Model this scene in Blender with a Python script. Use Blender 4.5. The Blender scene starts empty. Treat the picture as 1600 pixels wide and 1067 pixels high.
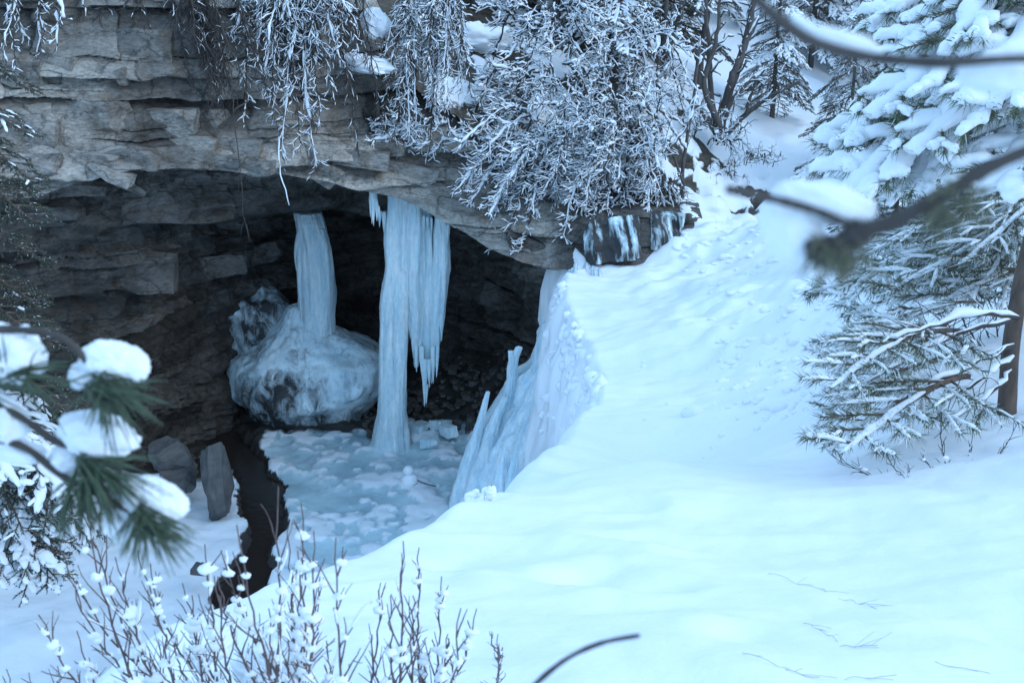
import bpy, math, random
import numpy as np
from mathutils import Vector, Matrix, noise as mnoise

# ------------------------------------------------------------------ camera, sky, sun, exposure
scn = bpy.context.scene
COL = scn.collection
FPX, TILT = 1750.0, math.radians(18)          # focal length in photo pixels, downward tilt
CT, ST = math.cos(TILT), math.sin(TILT)

cam_d = bpy.data.cameras.new('camera')
cam_d.sensor_width = 36.0
cam_d.lens = FPX * 36.0 / 1600.0
cam_d.clip_start = 0.05
cam_d.clip_end = 500
cam_d.dof.use_dof = True
cam_d.dof.focus_distance = 20.0
cam_d.dof.aperture_fstop = 9.0
cam = bpy.data.objects.new('camera', cam_d)
cam.location = (0, 0, 0)
cam.rotation_euler = (math.pi / 2 - TILT, 0, 0)
COL.objects.link(cam)
scn.camera = cam

SUN_EL, SUN_AZ = math.radians(32), math.radians(112)   # azimuth from +Y towards +X
world = bpy.data.worlds.new('World')
scn.world = world
world.use_nodes = True
wn, wl = world.node_tree.nodes, world.node_tree.links
wn.clear()
wo = wn.new('ShaderNodeOutputWorld'); wb = wn.new('ShaderNodeBackground')
sky = wn.new('ShaderNodeTexSky'); sky.sky_type = 'NISHITA'; sky.sun_disc = False
sky.sun_elevation = SUN_EL; sky.sun_rotation = SUN_AZ
sky.dust_density = 2.0; sky.ozone_density = 1.5
wtint = wn.new('ShaderNodeMix'); wtint.data_type = 'RGBA'; wtint.blend_type = 'MIX'
wtint.inputs[0].default_value = 0.8
wtint.inputs[7].default_value = (2.65, 4.7, 7.4, 1)
wl.new(sky.outputs[0], wtint.inputs[6])
wl.new(wtint.outputs[2], wb.inputs[0])
wb.inputs[1].default_value = 0.15
wl.new(wb.outputs[0], wo.inputs[0])

sun_d = bpy.data.lights.new('sun', 'SUN')
sun_d.energy = 0.5
sun_d.angle = math.radians(28)
sun_d.color = (0.80, 0.92, 1.0)
sun = bpy.data.objects.new('sun', sun_d)
sd = Vector((math.sin(SUN_AZ) * math.cos(SUN_EL), math.cos(SUN_AZ) * math.cos(SUN_EL), math.sin(SUN_EL)))
sun.rotation_euler = sd.to_track_quat('Z', 'Y').to_euler()
sun.location = sd * 80
COL.objects.link(sun)

scn.view_settings.view_transform = 'Standard'
scn.view_settings.look = 'None'
scn.view_settings.gamma = 1
scn.view_settings.use_curve_mapping = False
scn.view_settings.exposure = 0.78
scn.cycles.use_denoising = True
scn.cycles.max_bounces = 6
scn.cycles.diffuse_bounces = 4
scn.cycles.transparent_max_bounces = 6

# ------------------------------------------------------------------ helpers
def W(px, py, Y):
    """the world point seen at photo pixel (px, py) at distance Y in front of the camera"""
    u = (px - 800.0) / FPX; v = (533.5 - py) / FPX
    dy = CT + v * ST; dz = -ST + v * CT
    s = Y / dy
    return Vector((u * s, Y, dz * s))

def hash3(ix, iy, iz, seed):
    h = (ix.astype(np.int64) * 374761393 + iy.astype(np.int64) * 668265263 + iz.astype(np.int64) * 2147483647 + seed * 974634777) & 0xffffffff
    h = ((h ^ (h >> 13)) * 1274126177) & 0xffffffff
    h = ((h ^ (h >> 16)) * 2246822519) & 0xffffffff
    h = h ^ (h >> 13)
    return (h & 0xffffff) / float(0xffffff)

def vnoise(x, y, z, seed=0):
    """smooth value noise in -1..1"""
    x, y, z = np.broadcast_arrays(np.asarray(x, float), np.asarray(y, float), np.asarray(z, float))
    xi, yi, zi = np.floor(x), np.floor(y), np.floor(z)
    fx, fy, fz = x - xi, y - yi, z - zi
    fx = fx * fx * (3 - 2 * fx); fy = fy * fy * (3 - 2 * fy); fz = fz * fz * (3 - 2 * fz)
    r = 0
    for dx in (0, 1):
        for dy in (0, 1):
            for dz in (0, 1):
                w = (fx if dx else 1 - fx) * (fy if dy else 1 - fy) * (fz if dz else 1 - fz)
                r = r + w * hash3(xi + dx, yi + dy, zi + dz, seed)
    return r * 2 - 1

def fbm(x, y, z, octv=4, seed=0, gain=0.5):
    a, f, r, t = 1.0, 1.0, 0, 0
    for k in range(octv):
        r = r + a * vnoise(np.asarray(x) * f, np.asarray(y) * f, np.asarray(z) * f, seed + k * 17)
        t += a; a *= gain; f *= 2.03
    return r / t

def h1(i, seed=0):
    i = np.asarray(i)
    return hash3(i, i * 0 + 7, i * 0 + 3, seed)

def sstep(a, b, x):
    t = np.clip((x - a) / (b - a), 0, 1)
    return t * t * (3 - 2 * t)

class MB:
    """collects geometry; several materials"""
    def __init__(s): s.v = []; s.f = []; s.m = []; s.n = 0
    def add(s, verts, faces, mi=0):
        verts = np.asarray(verts, float); s.v.append(verts)
        for f in faces: s.f.append(tuple(i + s.n for i in f))
        s.m.extend([mi] * len(faces)); s.n += len(verts)
    def tube(s, pts, rad, sides=4, mi=0, flat=1.0, cap=True):
        P = np.asarray(pts, float); n = len(P)
        if n < 2: return
        R = np.broadcast_to(np.asarray(rad, float), (n,))
        T = np.gradient(P, axis=0); T /= (np.linalg.norm(T, axis=1, keepdims=True) + 1e-9)
        up = np.array([0, 0, 1.0])
        if abs(T[:, 2]).mean() > 0.9: up = np.array([0, 1.0, 0])
        A = np.cross(T, up); A /= (np.linalg.norm(A, axis=1, keepdims=True) + 1e-9)
        B = np.cross(A, T)
        th = np.arange(sides) * 2 * math.pi / sides
        c = np.cos(th)[None, :, None]; q = np.sin(th)[None, :, None] * flat
        V = P[:, None, :] + R[:, None, None] * (c * A[:, None, :] + q * B[:, None, :])
        V = V.reshape(-1, 3)
        F = []
        for i in range(n - 1):
            a = i * sides; b = a + sides
            for k in range(sides):
                k2 = (k + 1) % sides
                F.append((a + k, a + k2, b + k2, b + k))
        if cap and sides > 2:
            F.append(tuple(range(sides - 1, -1, -1)))
            F.append(tuple((n - 1) * sides + k for k in range(sides)))
        s.add(V, F, mi)
    def build(s, name, mats, parent=None, smooth=True):
        if not s.v: s.add([(0, 0, 0), (0.001, 0, 0), (0, 0.001, 0)], [(0, 1, 2)])
        me = bpy.data.meshes.new(name)
        me.from_pydata(np.concatenate(s.v).tolist(), [], s.f)
        if not isinstance(mats, (list, tuple)): mats = [mats]
        for m in mats: me.materials.append(m)
        if len(mats) > 1: me.polygons.foreach_set('material_index', s.m)
        if smooth: me.polygons.foreach_set('use_smooth', [True] * len(me.polygons))
        me.update()
        return link(name, me, parent)

def link(name, me, parent=None):
    o = bpy.data.objects.new(name, me)
    COL.objects.link(o)
    if parent is not None: o.parent = parent
    return o

def grid_mesh(name, V, mats, parent=None, keep=None, closed_u=False, smooth=True, attrs=None, link_it=True):
    """V: (rows, cols, 3)"""
    n, m = V.shape[:2]
    idx = np.arange(n * m).reshape(n, m)
    if closed_u: idx = np.concatenate([idx, idx[:, :1]], axis=1)
    q = np.stack([idx[:-1, :-1], idx[:-1, 1:], idx[1:, 1:], idx[1:, :-1]], axis=-1).reshape(-1, 4)
    if keep is not None:
        q = q[keep.reshape(-1)[q].all(axis=1)]
    me = bpy.data.meshes.new(name)
    used = np.unique(q); remap = np.full(n * m, -1); remap[used] = np.arange(len(used))
    q = remap[q]; VV = V.reshape(-1, 3)[used]
    me.vertices.add(len(VV)); me.vertices.foreach_set('co', VV.astype(np.float32).ravel())
    me.loops.add(q.size); me.loops.foreach_set('vertex_index', q.astype(np.int32).ravel())
    me.polygons.add(len(q)); me.polygons.foreach_set('loop_start', np.arange(len(q), dtype=np.int32) * 4)
    me.polygons.foreach_set('use_smooth', np.full(len(q), smooth))
    me.update(calc_edges=True); me.validate()
    for k, a in (attrs or {}).items():
        at = me.attributes.new(k, 'FLOAT', 'POINT')
        at.data.foreach_set('value', np.asarray(a, np.float32).reshape(-1)[used])
    for mt in (mats if isinstance(mats, (list, tuple)) else [mats]): me.materials.append(mt)
    return link(name, me, parent)

def tag(o, label=None, cat=None, group=None, kind=None):
    if label: o['label'] = label
    if cat: o['category'] = cat
    if group: o['group'] = group
    if kind: o['kind'] = kind
    return o

def empty(name, loc, label, cat, group=None):
    o = bpy.data.objects.new(name, None); COL.objects.link(o)
    o.location = loc; o.empty_display_size = 0.2
    return tag(o, label, cat, group)

def reparent_here(root, *objs):
    """children were built in world coordinates: keep them where they are under a root that has a location"""
    for o in objs:
        o.parent = root; o.matrix_parent_inverse = Matrix.Translation(root.location).inverted()

def catmull(pts, n):
    """smooth curve through the points, n samples"""
    P = np.asarray([tuple(p) for p in pts], float)
    if len(P) == 2: return P[0] + (P[1] - P[0]) * np.linspace(0, 1, n)[:, None]
    d = np.r_[0, np.cumsum(np.linalg.norm(np.diff(P, axis=0), axis=1))]
    t = np.linspace(0, d[-1], n)
    M = np.gradient(P, d, axis=0)
    i = np.clip(np.searchsorted(d, t, side='right') - 1, 0, len(P) - 2)
    h = (d[i + 1] - d[i])[:, None]; s = ((t - d[i]) / (d[i + 1] - d[i]))[:, None]
    return ((2 * s**3 - 3 * s**2 + 1) * P[i] + (s**3 - 2 * s**2 + s) * h * M[i]
            + (-2 * s**3 + 3 * s**2) * P[i + 1] + (s**3 - s**2) * h * M[i + 1])

def norm(v):
    v = np.asarray(v, float); return v / (np.linalg.norm(v) + 1e-9)

# ------------------------------------------------------------------ materials
def new_mat(name):
    m = bpy.data.materials.new(name); m.use_nodes = True
    nt = m.node_tree; b = nt.nodes['Principled BSDF']
    return m, nt, b

def N(nt, typ, **kw):
    n = nt.nodes.new(typ)
    for k, v in kw.items(): setattr(n, k, v)
    return n

def tex(nt, scale, detail=5, rough=0.6, stretch=None, distort=0.0):
    g = N(nt, 'ShaderNodeNewGeometry'); mp = N(nt, 'ShaderNodeMapping')
    if stretch: mp.inputs['Scale'].default_value = stretch
    t = N(nt, 'ShaderNodeTexNoise'); t.inputs['Scale'].default_value = scale
    t.inputs['Detail'].default_value = detail; t.inputs['Roughness'].default_value = rough
    t.inputs['Distortion'].default_value = distort
    nt.links.new(g.outputs['Position'], mp.inputs[0]); nt.links.new(mp.outputs[0], t.inputs[0])
    return t

def ramp(nt, src, stops):
    r = N(nt, 'ShaderNodeValToRGB'); e = r.color_ramp.elements
    while len(e) < len(stops): e.new(0.5)
    for el, (p, c) in zip(e, stops):
        el.position = p
        el.color = (c[0], c[1], c[2], 1) if isinstance(c, tuple) else (c, c, c, 1)
    nt.links.new(src, r.inputs[0]); return r

def mixc(nt, fac, a, b, mode='MIX'):
    m = N(nt, 'ShaderNodeMix'); m.data_type = 'RGBA'; m.blend_type = mode
    for s, i in ((fac, 0), (a, 6), (b, 7)):
        if isinstance(s, (int, float)): m.inputs[i].default_value = s
        elif isinstance(s, tuple): m.inputs[i].default_value = (*s[:3], 1)
        else: nt.links.new(s, m.inputs[i])
    return m.outputs[2]

def bump(nt, b, h, strength, dist, prev=None):
    bp = N(nt, 'ShaderNodeBump'); bp.inputs['Strength'].default_value = strength; bp.inputs['Distance'].default_value = dist
    nt.links.new(h, bp.inputs['Height'])
    if prev: nt.links.new(prev, bp.inputs['Normal'])
    nt.links.new(bp.outputs[0], b.inputs['Normal']); return bp.outputs[0]

def make_snow(name, scale=6.0, bs=0.25, bd=0.02, col=(0.84, 0.86, 0.88)):
    m, nt, b = new_mat(name)
    b.inputs['Base Color'].default_value = (*col, 1); b.inputs['Roughness'].default_value = 0.75
    b.inputs['Specular IOR Level'].default_value = 0.2
    t = tex(nt, scale, 6, 0.6); p = bump(nt, b, t.outputs[0], bs, bd)
    t2 = tex(nt, scale * 14, 3, 0.6); bump(nt, b, t2.outputs[0], 0.2, bd * 0.15, p)
    return m
M_snow = make_snow('snow')
M_snow_fine = make_snow('snow_on_twigs', 40, 0.3, 0.01)
M_snow_near = make_snow('snow_close', 120, 0.5, 0.003)

def make_bank():
    m, nt, b = new_mat('bank_snow')
    a = N(nt, 'ShaderNodeAttribute'); a.attribute_name = 'bare'
    n = tex(nt, 5, 5, 0.65)
    ad = N(nt, 'ShaderNodeMath', operation='MULTIPLY_ADD'); nt.links.new(n.outputs[0], ad.inputs[0]); ad.inputs[1].default_value = 0.5
    nt.links.new(a.outputs['Fac'], ad.inputs[2])
    f = ramp(nt, ad.outputs[0], [(0.72, 0.0), (0.82, 1.0)])
    n2 = tex(nt, 8, 5, 0.7); e = ramp(nt, n2.outputs[0], [(0.3, (0.03, 0.025, 0.02)), (0.7, (0.13, 0.11, 0.09))])
    c = mixc(nt, f.outputs[0], (0.84, 0.86, 0.88), e.outputs[0]); nt.links.new(c, b.inputs['Base Color'])
    b.inputs['Roughness'].default_value = 0.75; b.inputs['Specular IOR Level'].default_value = 0.2
    t = tex(nt, 3.5, 6, 0.6); p = bump(nt, b, t.outputs[0], 0.3, 0.03)
    t3 = tex(nt, 14, 5, 0.6); p = bump(nt, b, t3.outputs[0], 0.35, 0.012, p)
    t2 = tex(nt, 90, 4, 0.7); bump(nt, b, t2.outputs[0], 0.45, 0.003, p)
    return m
M_bank = make_bank()
def make_rock(name, dark=False):
    m, nt, b = new_mat(name)
    a = N(nt, 'ShaderNodeAttribute'); a.attribute_name = 'tint'
    n1 = tex(nt, 0.8, 6, 0.6, (1, 1, 2.2))
    c1 = ramp(nt, n1.outputs[0], [(0.3, (0.22, 0.215, 0.205)), (0.5, (0.385, 0.375, 0.355)), (0.72, (0.52, 0.50, 0.465))])
    n2 = tex(nt, 3.2, 7, 0.65, (1, 1, 1.6), 0.4)
    c2 = ramp(nt, n2.outputs[0], [(0.34, 0.45), (0.50, 0.95), (0.7, 1.15)])
    c = mixc(nt, 0.85, c1.outputs[0], c2.outputs[0], 'MULTIPLY')
    n3 = tex(nt, 1.5, 4, 0.55, (1.2, 1.2, 0.5))
    c3 = ramp(nt, n3.outputs[0], [(0.52, 0.0), (0.64, 1.0)])
    f3 = N(nt, 'ShaderNodeMath', operation='MULTIPLY'); nt.links.new(c3.outputs[0], f3.inputs[0]); f3.inputs[1].default_value = 0.55
    c = mixc(nt, f3.outputs[0], c, (0.19, 0.15, 0.11))
    vo = N(nt, 'ShaderNodeTexVoronoi'); vo.feature = 'DISTANCE_TO_EDGE'; vo.inputs['Scale'].default_value = 1.5
    g5 = N(nt, 'ShaderNodeNewGeometry'); mp5 = N(nt, 'ShaderNodeMapping'); mp5.inputs['Scale'].default_value = (0.8, 0.8, 2.6)
    wn5 = tex(nt, 2.2, 5, 0.65); ad5 = N(nt, 'ShaderNodeMix'); ad5.data_type = 'VECTOR'; ad5.inputs[0].default_value = 0.35
    nt.links.new(g5.outputs['Position'], ad5.inputs[4]); nt.links.new(wn5.outputs['Color'], ad5.inputs[5])
    nt.links.new(ad5.outputs[1], mp5.inputs[0]); nt.links.new(mp5.outputs[0], vo.inputs['Vector'])
    ck = ramp(nt, vo.outputs['Distance'], [(0.0, 0.35), (0.035, 1.0)])
    c = mixc(nt, 0.8, c, ck.outputs[0], 'MULTIPLY')
    n6 = tex(nt, 11, 6, 0.75, (1, 1, 2.4)); c6 = ramp(nt, n6.outputs[0], [(0.34, 0.5), (0.5, 0.95), (0.66, 1.3)])
    c = mixc(nt, 0.8, c, c6.outputs[0], 'MULTIPLY')
    # darker, browner rock where 'tint' is low (deep in the cave the stone is wet)
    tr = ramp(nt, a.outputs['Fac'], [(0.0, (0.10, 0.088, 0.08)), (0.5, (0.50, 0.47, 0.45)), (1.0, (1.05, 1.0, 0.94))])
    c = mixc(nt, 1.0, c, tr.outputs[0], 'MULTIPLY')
    nt.links.new(c, b.inputs['Base Color'])
    b.inputs['Roughness'].default_value = 0.8; b.inputs['Specular IOR Level'].default_value = 0.25
    t = tex(nt, 4.5, 9, 0.68, (1, 1, 2.6), 0.5); p = bump(nt, b, t.outputs[0], 0.7, 0.10)
    t2 = tex(nt, 22, 5, 0.7, (1, 1, 2.0)); bump(nt, b, t2.outputs[0], 0.5, 0.02, p)
    return m
M_rock = make_rock('limestone')

def make_plain_rock(name, lo, hi):
    m, nt, b = new_mat(name)
    n1 = tex(nt, 3.0, 7, 0.65); c = ramp(nt, n1.outputs[0], [(0.3, lo), (0.7, hi)])
    nt.links.new(c.outputs[0], b.inputs['Base Color']); b.inputs['Roughness'].default_value = 0.75
    t = tex(nt, 9, 8, 0.7, (1, 1, 1.6)); bump(nt, b, t.outputs[0], 0.6, 0.04)
    return m
M_block = make_plain_rock('ledge_stone', (0.20, 0.185, 0.165), (0.44, 0.40, 0.34))
M_slab = make_plain_rock('fallen_stone', (0.045, 0.045, 0.045), (0.13, 0.125, 0.12))
M_rubble = make_plain_rock('talus_stone', (0.05, 0.045, 0.04), (0.16, 0.14, 0.12))

def make_ice(name, lo, hi, rough=0.35, sx=9.0, dark=None, ss=0.25):
    m, nt, b = new_mat(name)
    n1 = tex(nt, 1.0, 6, 0.6, (sx, sx, 0.8))
    c = ramp(nt, n1.outputs[0], [(0.36, lo), (0.64, hi)]).outputs[0]
    n7 = tex(nt, 14, 6, 0.7, (1, 1, .45)); c7 = ramp(nt, n7.outputs[0], [(0.35, 0.90), (0.6, 1.08)])
    c = mixc(nt, 0.8, c, c7.outputs[0], 'MULTIPLY')
    if dark:
        bm_ = (0.35, 0.04)
        n2 = tex(nt, 2.4, 7, 0.68, (1.5, 1.5, 0.6), 1.0); a = N(nt, 'ShaderNodeAttribute'); a.attribute_name = 'thin'
        ad = N(nt, 'ShaderNodeMath', operation='MULTIPLY_ADD'); nt.links.new(a.outputs['Fac'], ad.inputs[0]); ad.inputs[1].default_value = 0.55
        nt.links.new(n2.outputs[0], ad.inputs[2])
        f = ramp(nt, ad.outputs[0], [(0.66, 0.0), (1.35, 1.0)])
        c = mixc(nt, f.outputs[0], c, dark)
    nt.links.new(c, b.inputs['Base Color'])
    b.inputs['Roughness'].default_value = rough; b.inputs['IOR'].default_value = 1.31
    b.inputs['Subsurface Weight'].default_value = ss
    b.inputs['Subsurface Radius'].default_value = (0.08, 0.16, 0.2); b.inputs['Subsurface Scale'].default_value = 0.5
    t = tex(nt, 1.0, 7, 0.62, (sx * 2.2, sx * 2.2, 1.6)); p = bump(nt, b, t.outputs[0], 0.35 if dark else 0.8, 0.04 if dark else 0.10)
    t2 = tex(nt, 18, 4, 0.6); bump(nt, b, t2.outputs[0], 0.5, 0.03, p)
    return m
M_ice = make_ice('column_ice', (0.58, 0.77, 0.84), (0.86, 0.95, 0.96))
M_dome = make_ice('splash_ice', (0.58, 0.74, 0.80), (0.80, 0.92, 0.95), 0.6, 2.2, (0.05, 0.05, 0.05), 0.15)
M_fall = make_ice('fall_ice', (0.56, 0.74, 0.82), (0.82, 0.91, 0.94), 0.4, 5.0)
M_clear = make_ice('seep_ice', (0.22, 0.30, 0.36), (0.55, 0.66, 0.72), 0.2, 6.0)

def make_floor():
    m, nt, b = new_mat('frozen_pool')
    a = N(nt, 'ShaderNodeAttribute'); a.attribute_name = 'snow'
    n1 = tex(nt, 0.9, 6, 0.6)
    ice = ramp(nt, n1.outputs[0], [(0.3, (0.32, 0.46, 0.51)), (0.6, (0.56, 0.72, 0.76))]).outputs[0]
    n2 = tex(nt, 5.5, 5, 0.6)
    ad = N(nt, 'ShaderNodeMath', operation='MULTIPLY_ADD'); nt.links.new(n2.outputs[0], ad.inputs[0]); ad.inputs[1].default_value = 0.5
    nt.links.new(a.outputs['Fac'], ad.inputs[2])
    f = ramp(nt, ad.outputs[0], [(0.66, 0.0), (0.82, 1.0)])
    c = mixc(nt, f.outputs[0], ice, (0.80, 0.83, 0.86))
    g = N(nt, 'ShaderNodeAttribute'); g.attribute_name = 'earth'
    n3 = tex(nt, 4, 5, 0.7)
    ad2 = N(nt, 'ShaderNodeMath', operation='MULTIPLY_ADD'); nt.links.new(n3.outputs[0], ad2.inputs[0]); ad2.inputs[1].default_value = 0.5
    nt.links.new(g.outputs['Fac'], ad2.inputs[2])
    f2 = ramp(nt, ad2.outputs[0], [(0.7, 0.0), (0.9, 1.0)])
    c = mixc(nt, f2.outputs[0], c, (0.04, 0.034, 0.03))
    nt.links.new(c, b.inputs['Base Color'])
    rr = ramp(nt, f.outputs[0], [(0.0, 0.35), (1.0, 0.8)]); nt.links.new(rr.outputs[0], b.inputs['Roughness'])
    t = tex(nt, 7, 6, 0.6); bump(nt, b, t.outputs[0], 0.4, 0.04)
    return m
M_floor = make_floor()

def simple(name, col, rough=0.8, var=0.4, sc=20, bs=0.4, bd=0.01, stretch=None):
    m, nt, b = new_mat(name)
    t = tex(nt, sc, 4, 0.6, stretch)
    c = ramp(nt, t.outputs[0], [(0.3, tuple(x * (1 - var) for x in col)), (0.7, tuple(x * (1 + var) for x in col))])
    nt.links.new(c.outputs[0], b.inputs['Base Color']); b.inputs['Roughness'].default_value = rough
    bump(nt, b, t.outputs[0], bs, bd); return m
M_bark = simple('dark_bark', (0.055, 0.045, 0.04))
M_bark_grey = simple('grey_bark', (0.09, 0.075, 0.065), stretch=(1, 1, 0.3), sc=12, bs=0.7, bd=0.02)
M_pinebark = simple('pine_bark', (0.12, 0.08, 0.06), stretch=(1, 1, 0.3), sc=14, bs=0.9, bd=0.02)
M_red = simple('red_stem', (0.12, 0.075, 0.068), 0.6, sc=30)
M_needle = simple('pine_needles', (0.10, 0.125, 0.065), 0.6, 0.45, 3, 0, 0)
M_needle_n = simple('near_pine_needles', (0.052, 0.078, 0.042), 0.5, 0.5, 60, 0, 0)
M_spruce = simple('spruce_needles', (0.035, 0.055, 0.035), 0.7, 0.5, 3, 0, 0)
M_moss = simple('moss', (0.06, 0.045, 0.02), 0.9, 0.5, 12, 0.6, 0.03)
M_frost_twig = simple('frosted_twig', (0.30, 0.30, 0.33), 0.8, 0.3, 60)
M_lichen = simple('lichen', (0.13, 0.13, 0.085), 0.9, 0.3, 40)
M_earth = simple('dark_earth', (0.03, 0.025, 0.022), 0.7, 0.5, 6, 0.8, 0.05)
M_water, _nt, _b = new_mat('black_water')
_b.inputs['Base Color'].default_value = (0.030, 0.021, 0.017, 1); _b.inputs['Roughness'].default_value = 0.22
_t = tex(_nt, 5, 4, 0.6); bump(_nt, _b, _t.outputs[0], 0.25, 0.03)

# ------------------------------------------------------------------ terrain: snow bank and hillside
FLOOR_Z = -10.4
ctrl_px = [(-250, 1150, 2.3), (0, 1120, 2.6), (150, 1067, 3.0), (250, 1003, 3.35), (350, 950, 3.8), (440, 912, 4.2), (530, 880, 4.7), (650, 828, 5.5), (750, 775, 6.4), (800, 762, 6.9),
    (900, 737, 7.3), (1000, 728, 7.5), (1100, 735, 7.4), (1200, 742, 7.3), (1300, 745, 7.2),
    (600, 1000, 3.3), (800, 1067, 2.7), (1000, 1067, 2.7), (1400, 1067, 2.7), (700, 900, 4.5), (900, 900, 4.4), (1200, 900, 4.4), (1000, 800, 6.0), (1200, 800, 5.9),
    (1400, 850, 5.0), (1600, 850, 4.8), (1600, 1000, 3.2), (1400, 720, 7.2), (1500, 690, 7.2), (1575, 645, 8.0), (1700, 640, 8.0),
    (850, 715, 9.2), (895, 690, 10.2), (905, 655, 11.3), (935, 635, 12.3), (945, 590, 14.0), (915, 530, 16.5), (885, 470, 19.0), (885, 430, 20.8), (905, 412, 22.0),
    (1000, 720, 10.0), (1100, 722, 9.6), (1000, 650, 11.5), (1100, 600, 13.0), (1200, 600, 12.0), (1300, 600, 10.4), (1200, 680, 9.8), (1400, 600, 9.2), (1300, 500, 13.5),
    (1000, 500, 17.0), (1100, 450, 19.0), (1000, 425, 21.2), (1250, 420, 17.5), (1100, 370, 22.3), (1150, 320, 25), (1250, 320, 24.5), (1400, 430, 14), (1500, 500, 10.8), (1600, 560, 9.0),
    (1600, 400, 14), (1600, 300, 19), (1500, 250, 24), (1400, 300, 21), (1350, 200, 30), (1300, 100, 38), (1280, 40, 44), (1600, 100, 30), (1600, 0, 36), (1400, 0, 46),
    (1000, 335, 23.2), (1060, 315, 24.0), (1130, 240, 27.2), (1200, 180, 31), (1180, 80, 35), (1050, 200, 26.5), (1000, 100, 29), (1100, 0, 36), (900, 200, 25.6), (800, 120, 26), (700, 0, 28),
    (600, -50, 28), (850, 0, 31), (1230, 0, 46),
    (870, 310, 23.4), (800, 250, 23.7), (720, 190, 24.0), (640, 130, 24.0), (560, 50, 24.3), (500, -60, 24.8)]
CP = [tuple(W(*c)) for c in ctrl_px]
CP += [(0.95, 8.6, -3.98), (1.9, 8.5, -3.90), (0.3, 8.0, -3.72), (0, 60, 13), (-20, 45, 16), (30, 60, 16), (15, 75, 22), (22, 30, 3), (22, 18, 0), (14, 8, -0.6), (8, 3, -1.0), (0, 0.5, -1.5), (5, 0, -1.2),
       (-12, 26, 4.0), (-7, 26, 3.0), (-14, 34, 9), (-5, 34, 5), (-4, 1.0, -1.7), (10, 45, 5.5), (-30, 30, 9), (40, 40, 12)]
CP = np.array(CP)
def tps_fit(P, lam=0.002):
    n = len(P); d = np.linalg.norm(P[:, None, :2] - P[None, :, :2], axis=-1)
    K = np.where(d > 0, d**2 * np.log(d + 1e-9), 0) + lam * np.eye(n)
    Q = np.c_[np.ones(n), P[:, :2]]
    A = np.block([[K, Q], [Q.T, np.zeros((3, 3))]])
    return np.linalg.solve(A, np.r_[P[:, 2], 0, 0, 0])
TW = tps_fit(CP)
def tps(x, y):
    r = TW[-3] + TW[-2] * x + TW[-1] * y
    for w, p in zip(TW[:-3], CP):
        d2 = (x - p[0])**2 + (y - p[1])**2
        r = r + w * 0.5 * d2 * np.log(d2 + 1e-12)
    return r
lip_px = [(-700, 1400, 1.6), (-250, 1150, 2.3), (0, 1120, 2.6), (150, 1067, 3.0), (250, 1003, 3.35), (350, 950, 3.8), (440, 912, 4.2), (530, 880, 4.7), (650, 828, 5.5), (750, 775, 6.4), (800, 762, 6.9), (822, 742, 8.0), (850, 715, 9.2),
    (895, 690, 10.2), (905, 655, 11.3), (935, 635, 12.3), (945, 590, 14.0), (915, 530, 16.5), (885, 470, 19.0), (885, 430, 20.8), (905, 412, 22.0)]
lip_top = [(880, 330, 23.5), (800, 250, 23.9), (720, 190, 24.2), (640, 130, 24.2), (560, 50, 24.5), (500, -60, 25.0)]
LIP = np.array([tuple(W(*p))[:2] for p in lip_px + lip_top] + [(-7, 25.5), (-14, 24), (-30, 22)])
NL1 = len(lip_px)
def lip_dist(x, y):
    """signed distance to the brink, positive out over the gorge; and the index of the nearest segment"""
    best = np.full(x.shape, 1e9); sgn = np.ones(x.shape); seg = np.zeros(x.shape, int)
    for i in range(len(LIP) - 1):
        a, b = LIP[i], LIP[i + 1]; ab = b - a
        t = np.clip(((x - a[0]) * ab[0] + (y - a[1]) * ab[1]) / (ab @ ab), 0, 1)
        dx = x - a[0] - t * ab[0]; dy = y - a[1] - t * ab[1]; d = np.hypot(dx, dy)
        cr = ab[0] * (y - a[1]) - ab[1] * (x - a[0])
        up = d < best
        best = np.where(up, d, best); sgn = np.where(up, np.sign(cr), sgn); seg = np.where(up, i, seg)
    return best * sgn, seg
def bank_z(x, y, detail=True):
    z = tps(x, y)
    if detail:
        z = z + 0.08 * fbm(x * 0.7, y * 0.7, 0, 3, 5) * sstep(2, 8, y) + 0.055 * fbm(x * 1.5, y * 1.2, 0, 4, 9) + 0.03 * (1 - np.abs(fbm(x * 0.9 + y * .4, y * 1.6, 0, 3, 25)) * 3) + 0.008 * fbm(x * 6, y * 6, 0, 2, 19)
        z = z + sstep(8, 11, y) * sstep(24, 20, y) * (0.13 * fbm(x * 0.45, y * 0.45, 0, 3, 35) + 0.05 * fbm(x * 1.6, y * 0.9, 0, 3, 36))
        far = sstep(15, 26, y)
        z = z + far * (0.22 * fbm(x * 0.9, y * 0.9, 0, 4, 31))
        # trampled lumps along the creek path
        tr = sstep(11, 15, y) * sstep(36, 26, y) * sstep(1.8, 3, x)
        z = z + 0.17 * tr * fbm(x * 2.4, y * 2.4, 0, 3, 77)
        for (cx, cy, r, a) in DENTS:
            z = z - a * np.exp(-((x - cx)**2 + (y - cy)**2) / (r * r)) + a * 0.45 * np.exp(-((x - cx + r * .8)**2 + (y - cy - r * .9)**2) / (r * r))
    return z
rnd = random.Random(3)
DENTS = []
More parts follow.
